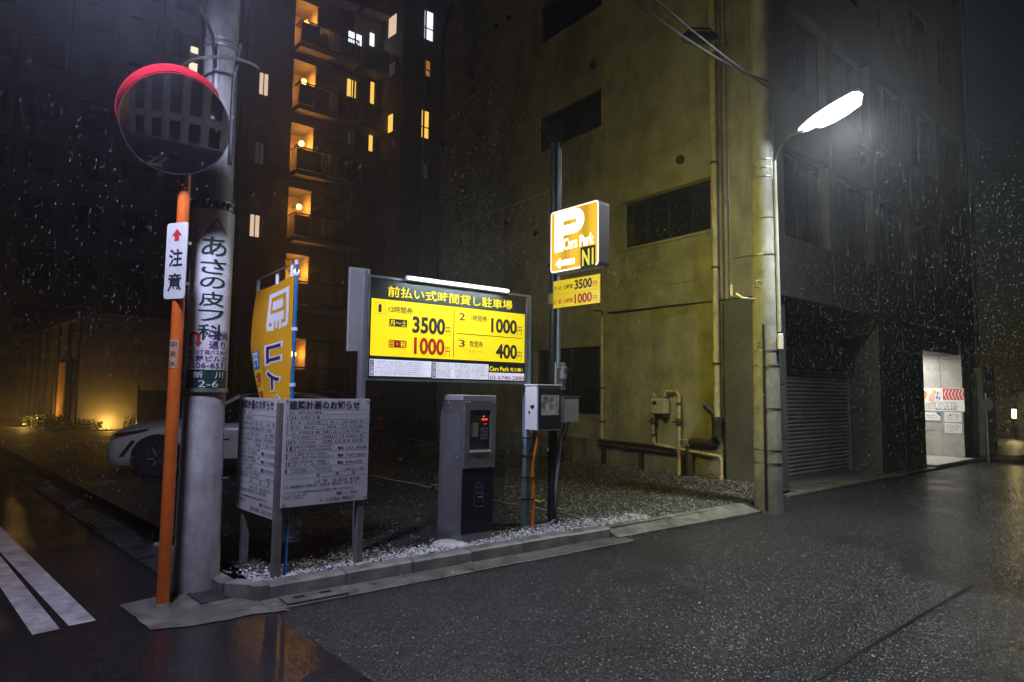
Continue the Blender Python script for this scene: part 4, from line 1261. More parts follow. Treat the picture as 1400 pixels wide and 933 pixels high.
gw = WX().text('新', (-.10, -.03, zy(518), zy(509.5)), .0165, .01).text('川', (.05, .12, zy(518), zy(509.5)), .0165, .01).text('2-6', (-.06, .08, zy(530), zy(521)), .0165, .005)
gw.mb.build('plate_lettering', m_wprint, gb, fix=False)
MB().lathe([(pr_l(1.5) + .013, -.015), (pr_l(1.5) + .017, -.015), (pr_l(1.5) + .017, .015), (pr_l(1.5) + .013, .015)], 32, (0, 0, za0 + .02)).build('steel_band', m_alu, up)

# ------------------------------------------------------------------ traffic mirror on orange pole
MP = gnd(222, 831)
tm = thing('traffic_mirror', 'round convex traffic mirror with red hood on an orange pole', 'traffic mirror', MP)
top = at(254, 215, MP.y) - MP
MB().tube([(0, 0, 0), (0, 0, top.z + .5)], .0445, 20).build('pole', m_orange, tm, smooth=True)
MB().lathe([(.0445, .0), (.062, .0), (.05, .03), (.0445, .034)], 20).build('mortar_collar', m_conc, tm)
# mirror
mc = at(241, 163, MP.y - .22) - MP
MR = .366
mc.z -= .035
nrm = Vector((-mc.x - MP.x + .1, -MP.y - mc.y, CAM_H - mc.z)); nrm.normalize()
nrm = (nrm * 1.5 + Vector((nrm.x - .12, nrm.y, 0)).normalized()).normalized()
rotq = Vector((0, 0, 1)).rotation_difference(nrm)
mir = MB()
prof = []
Rm = 2.2
for i in range(15):
    r_ = MR * i / 14; prof.append((max(r_, .0005), math.sqrt(Rm * Rm - r_ * r_) - math.sqrt(Rm * Rm - MR * MR)))
mm, t_, b_ = nodes('mirror_surface')
b_.inputs['Base Color'].default_value = (.88, .9, .92, 1); b_.inputs['Metallic'].default_value = 1; b_.inputs['Roughness'].default_value = .06
N_ = t_.nodes; tc_ = N_.new('ShaderNodeTexCoord'); nz_ = N_.new('ShaderNodeTexNoise'); nz_.inputs['Scale'].default_value = 7; nz_.inputs['Detail'].default_value = 6
rg_ = N_.new('ShaderNodeMapRange'); rg_.inputs[1].default_value = .4; rg_.inputs[2].default_value = .75; rg_.inputs[3].default_value = .015; rg_.inputs[4].default_value = .09
t_.links.new(tc_.outputs['Object'], nz_.inputs[0]); t_.links.new(nz_.outputs[0], rg_.inputs[0]); t_.links.new(rg_.outputs[0], b_.inputs['Roughness'])
mo = mir.lathe(prof, 48).build('mirror_face', mm, tm, smooth=True)
mo.rotation_euler = rotq.to_euler(); mo.location = mc
rim = MB().lathe([(MR - .004, -.006), (MR + .001, .002), (MR + .005, 0), (MR + .006, -.03), (MR - .10, -.09), (.05, -.11), (0, -.11)], 48).build('rim', m_black, tm, smooth=True)
rim.rotation_euler = rotq.to_euler(); rim.location = mc
m_hood, t_, b_ = nodes('translucent_red_plastic')
b_.inputs['Base Color'].default_value = (.50, .02, .035, 1); b_.inputs['Roughness'].default_value = .4
tb_ = t_.nodes.new('ShaderNodeBsdfTranslucent'); tb_.inputs[0].default_value = (.60, .02, .04, 1)
mx_ = t_.nodes.new('ShaderNodeMixShader'); mx_.inputs[0].default_value = .6
t_.links.new(b_.outputs[0], mx_.inputs[1]); t_.links.new(tb_.outputs[0], mx_.inputs[2]); t_.links.new(mx_.outputs[0], t_.nodes['Material Output'].inputs['Surface'])
# hood: arc on the upper edge
inv = rotq.inverted()
upv = (inv @ Vector((-.45, 0, 1))); a_up = math.degrees(math.atan2(upv.y, upv.x))
mb = MB(); vs = []; fs = []
na = 26
for i in range(na + 1):
    a = R(a_up - 72 + 144 * i / na)
    e = max(0.0, math.sin(math.pi * i / na)) ** .5
    vs += [(math.cos(a) * (MR + .010), math.sin(a) * (MR + .010), -.02), (math.cos(a) * (MR + .012 + .03 * e), math.sin(a) * (MR + .012 + .03 * e), .02 + .055 * e), (math.cos(a) * (MR + .006 + .03 * e), math.sin(a) * (MR + .006 + .03 * e), .02 + .055 * e)]
for i in range(na): fs += [(3 * i, 3 * i + 3, 3 * i + 4, 3 * i + 1), (3 * i + 1, 3 * i + 4, 3 * i + 5, 3 * i + 2)]
hd = mb.add(vs, fs).build('hood', m_hood, tm, smooth=True)
hd.rotation_euler = rotq.to_euler(); hd.location = mc
br = MB().tube([(0, 0, mc.z + .12), (mc.x * .5, mc.y * .5, mc.z + .08), tuple(mc - nrm * .1)], .022, 8).tube([(0, 0, mc.z - .12), (mc.x * .5, mc.y * .5, mc.z - .08), tuple(mc - nrm * .1)], .022, 8)
br.build('bracket', m_orange, tm)
# caution plate
cq = Quad([(230, 307), (267, 307), (265, 410), (226, 410)], .21, .56)
zc0, zc1 = at(247, 410, MP.y).z, at(247, 307, MP.y).z
pw = .205; ph = zc1 - zc0
xoff = at(248, 358, MP.y).x - MP.x - top.x * 0
pl = MB().plate(rounded(-pw / 2, pw / 2, 0, ph, .025), -.052, -.046).build('caution_plate', m_white, tm)
pl.location = (0.005, -.0, zc0); pl.rotation_euler = (0, 0, R(-20))
TX().poly([(-.006, ph * .79), (.006, ph * .79), (.006, ph * .85), (.0, ph * .85)], -.0535)
T = TX().poly([(-.022, ph * .76), (.022, ph * .76), (.022, ph * .83), (.05, ph * .83), (0, ph * .92), (-.05, ph * .83), (-.022, ph * .83)], -.0535)
T.build('arrow', m_redink, pl)
T = TX().text('注', (-.068, .068, ph * .42, ph * .655), -.0535, .02).text('意', (-.068, .068, ph * .10, ph * .335), -.0535, .02)
T.build('lettering', m_ink, pl)
MB().box(-.03, .03, -.046, .06, ph * .2, ph * .24).box(-.03, .03, -.046, .06, ph * .74, ph * .78).build('plate_bracket', m_alu, pl)
stz0, stz1 = at(236, 504, MP.y).z, at(236, 465, MP.y).z
class SW:
    pass
fm = math.degrees(math.atan2(-MP.y, -MP.x)) - 25
def wrp(lx, z, off): a = R(fm) + lx / .0445; return (math.cos(a) * (.0445 + off), math.sin(a) * (.0445 + off), z)
mb = MB()
for i in range(8):
    xa, xb = -.034 + .068 * i / 8, -.034 + .068 * (i + 1) / 8
    mb.add([wrp(xa, stz0, .0015), wrp(xb, stz0, .0015), wrp(xb, stz1, .0015), wrp(xa, stz1, .0015)], [(0, 1, 2, 3)])
stk = mb.build('sticker', pbr('aged_sticker', (.48, .30, .18), .5), tm, smooth=True, fix=False)
mb = MB(); hs_ = (stz1 - stz0) / 3
for i, ch in enumerate('中央区'):
    vs, fs = glyph_fit(ch, (-.022, .022, stz1 - (i + 1) * hs_ + .012, stz1 - i * hs_ - .012), .01)
    mb.add([wrp(p[0], p[1], .003) for p in vs], fs)
mb.build('sticker_lettering', m_ink, stk, fix=False)

# ------------------------------------------------------------------ construction notice boards
def post(mb, x, y, z0, z1, s=.028): mb.box(x - s, x + s, y - s, y + s, z0, z1)
NB = Vector((-1.845, 5.37, 0))
rn = random.Random(11)
m_board = pbr('notice_sheet', (.58, .57, .55), .38, var=.10, scale=2.5, dirt=(.36, .35, .33), dirt_amt=.5)
m_wood = pbr('notice_post', (.16, .145, .13), .6, var=.2, scale=6)
def notice(label, org, ang, W, z0, z1, flip, posts):
    t = thing('notice_board', label, 'notice board', org, ang)
    H = z1 - z0
    # board slightly warped sheet
    MB().box(0, W, -.012, 0, z0, z1, .002).build('sheet', m_board, t)
    for (x, zt_) in posts:
        MB().box(x - .03, x + .03, .004, .064, .09, zt_, .003).build('post', m_wood, t)
    def q(u0, u1, v0, v1): return (u0 * W, u1 * W, z1 - v1 * H, z1 - v0 * H)
    y = -.0145
    TX().text('建築計画のお知らせ', q(.05, .87, .018, .098), y, .02).build('title', m_ink, t)
    L_ = TX()
    t_ = .0022
    vsl = [.105, .152, .20, .246, .292, .338, .384, .43, .50, .57, .64, .70, .745]
    for v in vsl: L_.rect((.02 * W, .985 * W, z1 - v * H - t_ / 2, z1 - v * H + t_ / 2), y)
    L_.rect((.095 * W - t_ / 2, .095 * W + t_ / 2, z1 - .70 * H, z1 - .105 * H), y)
    for u in (.44, .65): L_.rect((u * W - t_ / 2, u * W + t_ / 2, z1 - .43 * H, z1 - .20 * H), y)
    L_.build('ruled_line', m_ink, t)
    S = TX()
    for a_, b_ in zip(vsl[:-2], vsl[1:-1]):
        S.fine(q(.03, .085, a_ + .006, b_ - .004), 1, y, rn)
        S.fine(q(.11, .42 if a_ < .43 else .60, a_ + .008, b_ - .006), 1 if a_ < .43 else 2, y, rn)
        if .19 < a_ < .42:
            S.fine(q(.455, .64, a_ + .006, b_ - .004), 1, y, rn); S.fine(q(.67, .95, a_ + .008, b_ - .006), 1, y, rn)
        elif a_ > .42:
            S.fine(q(.72, .97, a_ + .03, b_ - .006), 1, y, rn)
    S.text('年', q(.38, .42, .708, .738), y, .015).text('月', q(.60, .64, .708, .738), y, .015).text('日', q(.80, .835, .708, .738), y, .015)
    for v in (.49, .56, .63): S.text('電話', q(.62, .69, v - .028, v), y, .02)
    S.fine(q(.36, .96, .765, .80), 1, y, rn, .7); S.fine(q(.03, .96, .80, .832), 1, y, rn, .7)
    S.text('についての説明の申出は下記へ御連絡下さい。', q(.06, .82, .845, .875), y, .02)
    S.fine(q(.03, .30, .888, .93), 2, y, rn); S.text('電話', q(.62, .69, .895, .922), y, .02); S.fine(q(.73, .96, .895, .925), 1, y, rn)
    S.fine(q(.40, .97, .945, .98), 1, y, rn, .75)
    S.build('fine_print', m_ink, t)
    for (u, v) in ((.03, .02), (.97, .02), (.03, .97), (.97, .97)):
        MB().lathe([(0, -.018), (.008, -.017), (.010, -.012), (0, -.012)], 8, (u * W, 0, z1 - v * H), 'y').build('screw', m_alu, t)
    return t
W2 = Fr(NB, U).px(503, 610)[0]
b2 = notice('white construction notice board facing the wide street beside the price sign', NB, U, W2, .66, 1.535, False, ((-.005, 1.50), (W2 - .05, 1.5)))
W1 = .84
b1 = notice('white construction notice board facing the side street, set at a corner', NB - (-vx) * W1 + Vector((-.02, 0, 0)), V - 180, W1, .56, 1.535, True, ((.12, 1.5), (W1 - .06, 1.5)))

# ------------------------------------------------------------------ banner
BP = NB + Vector((.03, .10, .09))
bz = at(393, 362, BP.y).z
bn = thing('parking_banner', 'orange parking banner on a thin blue pole behind the notice boards', 'banner', BP)
MB().tube([(0, 0, 0), (0, 0, bz - .09)], .013, 10).build('pole', m_blue, bn, smooth=True)
MB().tube([(0, 0, bz - .09), (0, 0, bz - .05)], .018, 10).build('pole_cap', m_cab, bn)
bd = (vx * 1.0 + Vector((-.06, -.10, 0))).normalized()
CB_W = .60; CB_H = 1.55
zt_b = bz - .17
MB().tube([tuple(-bd * .10 + Vector((0, 0, zt_b + .12))), tuple(bd * (CB_W + .02) + Vector((0, 0, zt_b + .015)))], .006, 8).build('crossbar', m_alu, bn)
def cloth(a, b, off=0.0):
    """a: 0 at pole .. 1 free edge, b: 0 top .. 1 bottom"""
    sag = -.085 * a
    pull = 1 - .62 * max(0, (b - .30)) ** 1.6 * a * 2.1
    d = bd * (.035 + CB_W * a * pull)
    perp = Vector((bd.y, -bd.x, 0))
    wv = .045 * math.sin(a * 3.2 + b * 4.0) * a + .03 * math.sin(b * 7 + a * 5) * b * a + .10 * a * max(0, b - .35)
    p = d + perp * (wv + off) + Vector((0, 0, zt_b - b * CB_H + sag))
    return p
def cloth_px(u, v): return u, v
mb = MB(); na, nb_ = 22, 40
vs = [cloth(i / na, j / nb_) for j in range(nb_ + 1) for i in range(na + 1)]
fs = [(j * (na + 1) + i, j * (na + 1) + i + 1, (j + 1) * (na + 1) + i + 1, (j + 1) * (na + 1) + i) for j in range(nb_) for i in range(na)]
m_ban = pbr('banner_orange', (.92, .44, .015), .6, var=.06)
def thin(m, col, k=.5):
    t_ = m.node_tree; b_ = t_.nodes['Principled BSDF']
    tb_ = t_.nodes.new('ShaderNodeBsdfTranslucent'); tb_.inputs[0].default_value = (*col, 1)
    mx_ = t_.nodes.new('ShaderNodeMixShader'); mx_.inputs[0].default_value = k
    t_.links.new(b_.outputs[0], mx_.inputs[1]); t_.links.new(tb_.outputs[0], mx_.inputs[2]); t_.links.new(mx_.outputs[0], t_.nodes['Material Output'].inputs['Surface'])
thin(m_ban, (1.0, .52, .02), .55)
fab = mb.add(vs, fs).build('cloth', m_ban, bn, smooth=True, fix=False)
class CX:
    def __init__(s): s.mb = MB()
    def add(s, vs, fs, o): s.mb.add([cloth(min(1, max(0, p[0])), p[1], o) for p in vs], fs); return s
    def text(s, t, a0, a1, b0, b1, o, bold=0.):      # the print shows through from the back, so it reads reversed
        vs, fs = glyph_fit(t, (0, 1, 0, 1), bold)
        vs, fs = sliced(vs, fs, .12)
        return s.add([(a0 + (a1 - a0) * p[0], b1 + (b0 - b1) * p[1]) for p in vs], fs, o)
    def patch(s, a0, a1, b0, b1, o, n=6):
        vs = [(a0 + (a1 - a0) * i / n, b0 + (b1 - b0) * j / n) for j in range(n + 1) for i in range(n + 1)]
        return s.add(vs, [(j * (n + 1) + i, j * (n + 1) + i + 1, (j + 1) * (n + 1) + i + 1, (j + 1) * (n + 1) + i) for j in range(n) for i in range(n)], o)
m_navyp = pbr('navy_print', (.03, .02, .07), .6, var=.05)
for sgn in (1,):
    o1, o2 = -.003, -.006
    w_ = CX(); nv = CX()
    for ch, b0, b1 in (('コ', .34, .46), ('イ', .48, .61), ('ン', .63, .76), ('パ', .78, .89)):
        w_.text(ch, .24, .68, b0, b1, o1, .09); nv.text(ch, .29, .63, b0 + .012, b1 - .012, o2, .03)
    # car emblem
    w_.patch(.12, .20, .05, .24, o1).patch(.20, .62, .05, .075, o1).patch(.62, .68, .05, .24, o1).patch(.14, .30, .24, .265, o1).patch(.5, .66, .24, .265, o1)
    w_.patch(.30, .58, .10, .15, o1).patch(.26, .62, .17, .22, o1).patch(.32, .38, .22, .27, o1).patch(.50, .56, .22, .27, o1).patch(.42, .47, .20, .26, o1)
    w_.mb.build('white_print', m_wprint, fab, smooth=True, fix=False)
    nv.mb.build('lettering', m_navyp, fab, smooth=True, fix=False)
    y_ = CX().patch(.76, 1.0, .44, .98, o1, 10); yp = y_.mb.build('yellow_stripe', pbr('banner_yellow', (.80, .52, .02), .6), fab, smooth=True, fix=False)
    CX().patch(.80, .97, .36, .46, o2).mb.build('blue_patch', pbr('banner_blue', (.03, .20, .42), .6), fab, smooth=True, fix=False)
    CX().text('円', .83, .94, .37, .45, o2 - .003, .03).mb.build('patch_lettering', m_wprint, fab, fix=False)
    CX().text('駐', .80, .96, .48, .56, o2, .02).text('車', .80, .96, .58, .66, o2, .02).text('場', .80, .96, .68, .76, o2, .02).mb.build('red_lettering', m_redink, fab, fix=False)
for b in (.0, .30, .60, .90):
    p = cloth(0, b)
    MB().box(-.022, .022, -.016, .016, p.z - .012, p.z + .016).build('loop_clip', m_cab, bn)
for a in (.06, .5, .97):
    p = cloth(a, 0); mb = MB().box(p.x - .012, p.x + .012, p.y - .01, p.y + .01, p.z - .01, p.z + .09); mb.build('loop_strap', m_cab, bn)

# ------------------------------------------------------------------ price sign
S0 = gnd(491, 758, .09); S1 = gnd(716, 724, .09)
SA = math.degrees(math.atan2((S1 - S0).y, (S1 - S0).x))
FSg = Fr((S0.x, S0.y, 0), SA)
SW_ = (S1 - S0).length
sg = thing('price_sign', 'large lit yellow and black parking price board on two steel posts', 'sign', (S0.x, S0.y, 0), SA)
bx0, bx1 = .02, SW_ - .02
bz0 = (FSg.px(503, 517)[1] + FSg.px(718, 523)[1]) / 2; bz1 = (FSg.px(505, 378)[1] + FSg.px(722, 408)[1]) / 2
MB().box(-.05, .0, -.03, .06, .09, bz1 + .06, .004).build('post', pbr('sign_post_steel', (.33, .36, .37), .4, .5, var=.1), sg)
MB().box(SW_, SW_ + .055, -.03, .05, .09, bz1 + .02, .004).build('post', m_bluepost, sg)
MB().box(-.15, .06, .062, .10, bz1 - .72, bz1 + .09, .004).build('back_plate', pbr('grey_backplate', (.34, .35, .32), .5, var=.1), sg)
MB().box(bx0, bx1, -.02, .02, bz0, bz1).build('panel', pbr('sign_black', (.012, .022, .022), .4), sg)
fr_ = .022
MB().box(bx0 - .02, bx1 + .02, -.035, .03, bz0 - fr_, bz0).box(bx0 - .02, bx1 + .02, -.035, .03, bz1, bz1 + fr_).box(bx0 - .02, bx0, -.035, .03, bz0, bz1).box(bx1, bx1 + .02, -.035, .03, bz0, bz1).build('frame', m_alu, sg)
BW, BH = bx1 - bx0, bz1 - bz0
Q = Quad([(150, 95), (1230, 255), (1220, 835), (135, 795)], BW, BH)
def SR(x0, y0, x1, y1):
    r_ = Q.rect(x0, y0, x1, y1); return (r_[0] + bx0, r_[1] + bx0, r_[2] + bz0, r_[3] + bz0)
m_sy = emit('sign_yellow', (1.0, .80, .0), .62, .35, (.8, .62, .015))
m_sw = emit('sign_white', (.80, .80, 1.0), .50, .4, (.78, .78, .8))
YB = SR(160, 242, 1215, 705)
TX().rect(YB, -.0225).build('yellow_field', m_sy, sg)
TX().text('前払い式時間貸し駐車場', SR(275, 158, 1135, 345), -.0225, .012).build('header_lettering', m_sy, sg)
y1_, y2_, y3_ = -.0245, -.0265, -.0285
K = TX()
K.ring(SR(183, 272, 257, 357), y1_, .003).text('1', SR(209, 286, 229, 343), y1_, .0).text('12時間券', SR(280, 297, 447, 362), y1_, .008)
K.rect(SR(285, 388, 409, 452), y1_).text('3500', SR(447, 372, 672, 510), y1_, .035).text('円', SR(679, 452, 708, 517), y1_, .0)
K.rect(SR(731, 333, 737, 660), y1_).rect(SR(752, 497, 1198, 541), y1_) if False else None
a = SR(733, 333, 739, 660); K.rect((a[0], a[0] + .008, a[2], a[3]), y1_)
a = SR(752, 495, 1198, 541); zm = (a[2] + a[3]) / 2; K.rect((a[0], a[1], zm - .004, zm + .004), y1_)
K.text('2', SR(771, 355, 810, 410), y1_, .01).text('1時間券', SR(850, 370, 962, 425), y1_, .008).text('1000', SR(990, 394, 1165, 513), y1_, .035).text('円', SR(1169, 457, 1197, 517), y1_)
K.text('3', SR(768, 540, 808, 592), y1_, .01).text('夜間券', SR(840, 547, 933, 600), y1_, .008).text('400', SR(1022, 570, 1165, 682), y1_, .035).text('円', SR(1169, 628, 1196, 690), y1_)
K.build('price_lettering', m_ink, sg)
TX().ring(SR(760, 347, 822, 420), y1_, .003).ring(SR(760, 530, 818, 602), y1_, .003).text('18:00〜7:00', SR(833, 614, 930, 636), y1_, .0).build('faint_print', pbr('ochre_print', (.42, .33, .05), .5), sg)
TX().rect(SR(282, 533, 404, 594), y1_).text('1000', SR(458, 517, 667, 650), y1_, .035).text('円', SR(672, 590, 705, 653), y1_).build('red_lettering', pbr('bright_red_print', (.75, .03, .01), .45), sg)
TX().text('月〜土', SR(290, 394, 404, 447), y2_, .012).text('日・祝', SR(288, 539, 398, 589), y2_, .012).build('tag_lettering', m_sy, sg)
b1_, b2_ = SR(150, 663, 578, 795), SR(587, 690, 970, 815)
TX().rect(b1_, -.0225).rect(b2_, -.0225).rect(SR(975, 766, 1213, 825), -.0225).build('white_field', m_sw, sg)
F_ = TX()
F_.rect((b1_[0] + .003, b1_[0] + .045, b1_[2] + .006, b1_[3] - .006), y1_); F_.rect((b2_[0] + .003, b2_[0] + .04, b2_[2] + .006, b2_[3] - .006), y1_)
F_.fine((b1_[0] + .06, b1_[1] - .02, b1_[2] + .012, b1_[3] - .01), 7, y1_, rn)
bw = (b2_[1] - b2_[0] - .05) / 3
for k in range(3): F_.fine((b2_[0] + .05 + k * bw, b2_[0] + .04 + (k + 1) * bw, b2_[2] + .012, b2_[3] - .01), 7, y1_, rn)
F_.build('fine_print', m_gprint, sg)
T = TX()
T.vtext('ご注意', (b1_[0] + .009, b1_[0] + .039, b1_[2] + .015, b1_[3] - .015), y2_, .0); T.vtext('約款', (b2_[0] + .009, b2_[0] + .034, b2_[2] + .015, b2_[3] - .015), y2_, .0)
T.build('label_lettering', m_sw, sg)
TX().text('Cars Park', SR(977, 724, 1110, 762), y1_, .02).text('新川第1', SR(1120, 736, 1200, 766), y1_, .02).build('brand_lettering', m_sy, sg)
TX().text('03-6740-2880', SR(979, 786, 1211, 822), y1_, .01).fine(SR(980, 768, 1040, 782), 1, y1_, rn).build('phone_lettering', pbr('magenta_print', (.55, .03, .25), .5), sg)
# tube light above the board
a = SR(385, 108, 1085, 215)
lx0, lx1 = a[0], a[1]
MB().box(lx0, lx1, -.098, -.05, bz1 + .004, bz1 + .05, .006).build('light_batten', m_cab, sg)
for x in (lx0 + .1, lx1 - .1): MB().box(x - .015, x + .015, -.05, .02, bz1 + .02, bz1 + .05).build('light_arm', m_alu, sg)
MB().tube([(lx0 + .02, -.115, bz1 + .022), (lx1 - .02, -.115, bz1 + .022)], .012, 12).build('light_tube', emit('tube_light', (.85, .93, 1.0), 170.0), sg, smooth=True)
MB().box(-.045, -.02, -.055, -.045, .75, .83).build('notice_sticker', pbr('pink_sticker', (.6, .2, .3), .5), sg)

# ------------------------------------------------------------------ payment machine
PM = gnd(628, 746, .10)
pm = thing('payment_machine', 'tall steel and navy parking payment machine on a mortar foot', 'payment machine', PM, U)
PW, PD, PH = .415, .40, 1.48
pm.rotation_euler = (R(-.4), R(.9), R(U))
MB().box(0, PW, .0, PD, .06, PH - .05, .006).build('body', m_steel, pm)
MB().box(-.008, PW + .008, -.012, PD + .008, PH - .06, PH, .006).build('top_cap', pbr('machine_cap', (.50, .50, .52), .4, .4), pm)
MB().box(.01, PW - .01, .01, PD - .01, -.005, .06).build('plinth', m_steel, pm)
fp = MB().box(.012, PW - .012, -.012, .0, .10, .74).build('lower_door', m_navy, pm)
tf = MB().box(.005, .075, -.03, .0, .75, PH - .065, .004).box(PW - .075, PW - .005, -.03, .0, .75, PH - .065, .004).box(.075, PW - .075, -.03, .0, .75, .90).box(.075, PW - .075, -.03, .0, PH - .15, PH - .065).build('panel_frame', m_steel, pm)
scn = MB().box(.075, PW - .075, -.008, .0, .90, PH - .15).build('display_window', m_black, tf)
MB().box(.10, .19, -.012, -.008, 1.06, 1.20).build('instruction_card', pbr('card_green', (.22, .21, .14), .5), scn)
mb = MB()
for i in range(3):
    for j in range(4): mb.box(.225 + i * .032, .25 + i * .032, -.016, -.008, 1.03 + j * .032, 1.054 + j * .032)
mb.build('keypad', pbr('key_grey', (.14, .14, .13), .4), scn)
TX().text('88:88', (.235, .31, 1.225, 1.245), -.0095, .02).build('red_display', emit('led_red', (1, .03, .02), 2.2), scn)
TX().rect((.265, .30, 1.185, 1.193), -.0095).build('red_indicator', emit('led_red_dim', (1, .03, .02), .6), scn)
TX().rect((.255, .263, 1.262, 1.27), -.0095).build('green_indicator', emit('led_green', (.4, 1, .1), 1.5), scn)
MB().plate([(.08, .905), (PW - .08, .905), (PW - .08, .925), (.08, .925)], -.055, -.008).build('coin_tray', pbr('tray_ivory', (.62, .60, .44), .4), tf)
# outline emblem on the door: ring and handle
mb = MB()
cz, cx = .55, PW * .53
n = 20
for i in range(n):
    a0, a1 = 2 * math.pi * i / n, 2 * math.pi * (i + 1) / n
    mb.add([(cx + .050 * math.cos(a0), -.0135, cz + .050 * math.sin(a0)), (cx + .050 * math.cos(a1), -.0135, cz + .050 * math.sin(a1)), (cx + .046 * math.cos(a1), -.0135, cz + .046 * math.sin(a1)), (cx + .046 * math.cos(a0), -.0135, cz + .046 * math.sin(a0))], [(0, 1, 2, 3)])
mb.build('emblem_ring', m_gprint, fp, fix=False)
TX().ring((cx - .06, cx + .06, cz - .19, cz - .06), -.0135, .004).rect((cx - .03, cx + .03, cz + .0, cz + .004), -.0135).build('emblem_box', m_gprint, fp)
MB().box(cx - .02, cx + .045, -.02, -.012, cz - .16, cz - .09, .004).build('lock', m_black, fp)
MB().box(-.003, 0, .03, PD - .03, .11, PH - .2).build('side_panel', pbr('side_grey', (.30, .30, .31), .45, .6, var=.1, scale=6), pm)
for (y, z) in ((.08, .3), (.08, .85), (.1, 1.2), (.25, PH - .09), (.2, 1.34)):
    MB().lathe([(0, -.008), (.010, -.007), (.012, 0), (0, 0)], 8, (-.004, y, z), 'x').build('screw', m_alu, pm)
mb = MB()
mb.lathe([(0, 0), (.22, 0), (.20, .03), (.12, .055), (0, .06)], 14)
pd_ = mb.build('mortar_pad', m_mortar, pm, smooth=True); pd_.location = (-.06, .06, -.01); pd_.scale = (.8, 1.0, .9)
pd_ = dup(pd_, pm); pd_.location = (PW + .02, .12, -.03); pd_.scale = (.4, .8, .8)

# ------------------------------------------------------------------ meter cabinet on the sign post
mcx = thing('meter_cabinet', 'white electric meter cabinet with glazed front on the pale blue post', 'cabinet', FSg.w(SW_ + .027, 0, 0), SA)
cz0, cz1 = at(735, 588, S1.y).z, at(735, 528, S1.y).z
cxw = .36
cab = MB().box(-.06, cxw - .06, -.25, -.035, cz0, cz1, .008).build('box', m_cab, mcx)
MB().box(-.045, cxw - .075, -.262, -.251, cz0 + .015, cz1 - .02, .004).build('door', m_black, mcx)
def refl():
    m = pbr('meter_painted_reflection', (.70, .66, .58), .3, var=.5, scale=14); return m  # pale mottled colour stands in for reflections in the glass
wn = MB().plate(rounded(-.012, cxw - .11, cz0 + .17, cz1 - .10, .01), -.267, -.263).build('meter_window', refl(), mcx)
MB().box(-.068, cxw - .052, -.262, -.02, cz1, cz1 + .018, .004).build('rain_cap', m_cab, mcx)
MB().box(-.072, -.060, -.20, -.15, cz0 + .25, cz0 + .28).build('latch', m_black, mcx)
MB().lathe([(0, -.012), (.014, -.012), (.014, 0), (0, 0)], 10, (-.06, -.12, cz0 + .20), 'x').build('red_button', m_red, mcx)
MB().lathe([(0, -.03), (.014, -.03), (.016, 0), (0, 0)], 10, (-.03, -.12, cz0), 'z').build('amber_plug', pbr('amber_plug', (.6, .3, .03), .4), mcx)
m_cond = pbr('orange_conduit', (.80, .22, .02), .4, var=.08)
MB().tube([(.06, -.12, cz0), (.065, -.11, cz0 - .15), (.045, -.06, cz0 - .35), (.05, -.055, .55), (.06, -.06, .35), (.05, -.055, .2), (.045, -.06, .10)], .018, 12).build('orange_conduit', m_cond, mcx, smooth=True)
MB().tube([(.02, -.12, cz0 + .01), (.03, -.10, cz0 - .10), (.015, -.05, cz0 - .25)], .014, 8).build('grey_cable', m_black, mcx, smooth=True)
for z in (.42, .66, .9, 1.1): MB().box(-.036, .075, -.085, .055, z, z + .008).build('cable_tie', m_black, mcx)

# ------------------------------------------------------------------ illuminated P sign on its pole
PP = gnd(755, 716, .10)
psn = thing('parking_sign', 'glowing amber square parking sign high on a dark steel pole', 'sign', (PP.x, PP.y, 0), U - 90)
pz1 = at(757, 196, PP.y).z
m_dpole = pbr('dark_pole_paint', (.035, .04, .038), .35, .4, var=.15)
MB().tube([(0, 0, .09), (0, 0, pz1)], .055, 16).build('pole', m_dpole, psn, smooth=True)
MB().tube([(.085, 0, 1.9), (.085, 0, pz1 - .1)], .022, 10).build('conduit', pbr('conduit_green', (.30, .36, .32), .4, .3), psn, smooth=True)
FPs = Fr((PP.x, PP.y, 0), U - 90)
s0x, s0z1 = FPs.px(760, 293); _, s0z0 = FPs.px(760, 376)
s1x = FPs.px(826, 310)[0]
sz0, sz1 = s0z0, s0z1
sx0, sx1 = s0x, s1x
TH = .17
def yb(f): return -.085 + f
MB().plate(rounded(sx0, sx1, sz0, sz1, .045), -.085, .085).build('light_box', pbr('box_grey', (.45, .46, .44), .4, .3, var=.08), psn)
mfa, t_, b_ = nodes('amber_face')
N_ = t_.nodes
tc_ = N_.new('ShaderNodeTexCoord'); sp_ = N_.new('ShaderNodeSeparateXYZ'); t_.links.new(tc_.outputs['Generated'], sp_.inputs[0])
# three tubes behind the sheet make it uneven
wv_ = N_.new('ShaderNodeMath'); wv_.operation = 'SINE'
ml_ = N_.new('ShaderNodeMath'); ml_.operation = 'MULTIPLY'; ml_.inputs[1].default_value = 15.0
t_.links.new(sp_.outputs[0], ml_.inputs[0]); t_.links.new(ml_.outputs[0], wv_.inputs[0])
rg_ = N_.new('ShaderNodeMapRange'); rg_.inputs[1].default_value = -1; rg_.inputs[2].default_value = 1; rg_.inputs[3].default_value = .42; rg_.inputs[4].default_value = .80
t_.links.new(wv_.outputs[0], rg_.inputs[0])
b_.inputs['Base Color'].default_value = (.4, .2, .01, 1); b_.inputs['Emission Color'].default_value = (.92, .52, .025, 1)
t_.links.new(rg_.outputs[0], b_.inputs['Emission Strength'])
m_rimw = emit('sign_rim_glow', (1, .80, .72), 1.1)
TX().poly(rounded(sx0 + .004, sx1 - .004, sz0 + .004, sz1 - .004, .042), -.0865).build('face_rim', m_rimw, psn)
ff = TX().poly(rounded(sx0 + .022, sx1 - .022, sz0 + .022, sz1 - .022, .03), -.0885).build('face', mfa, psn)
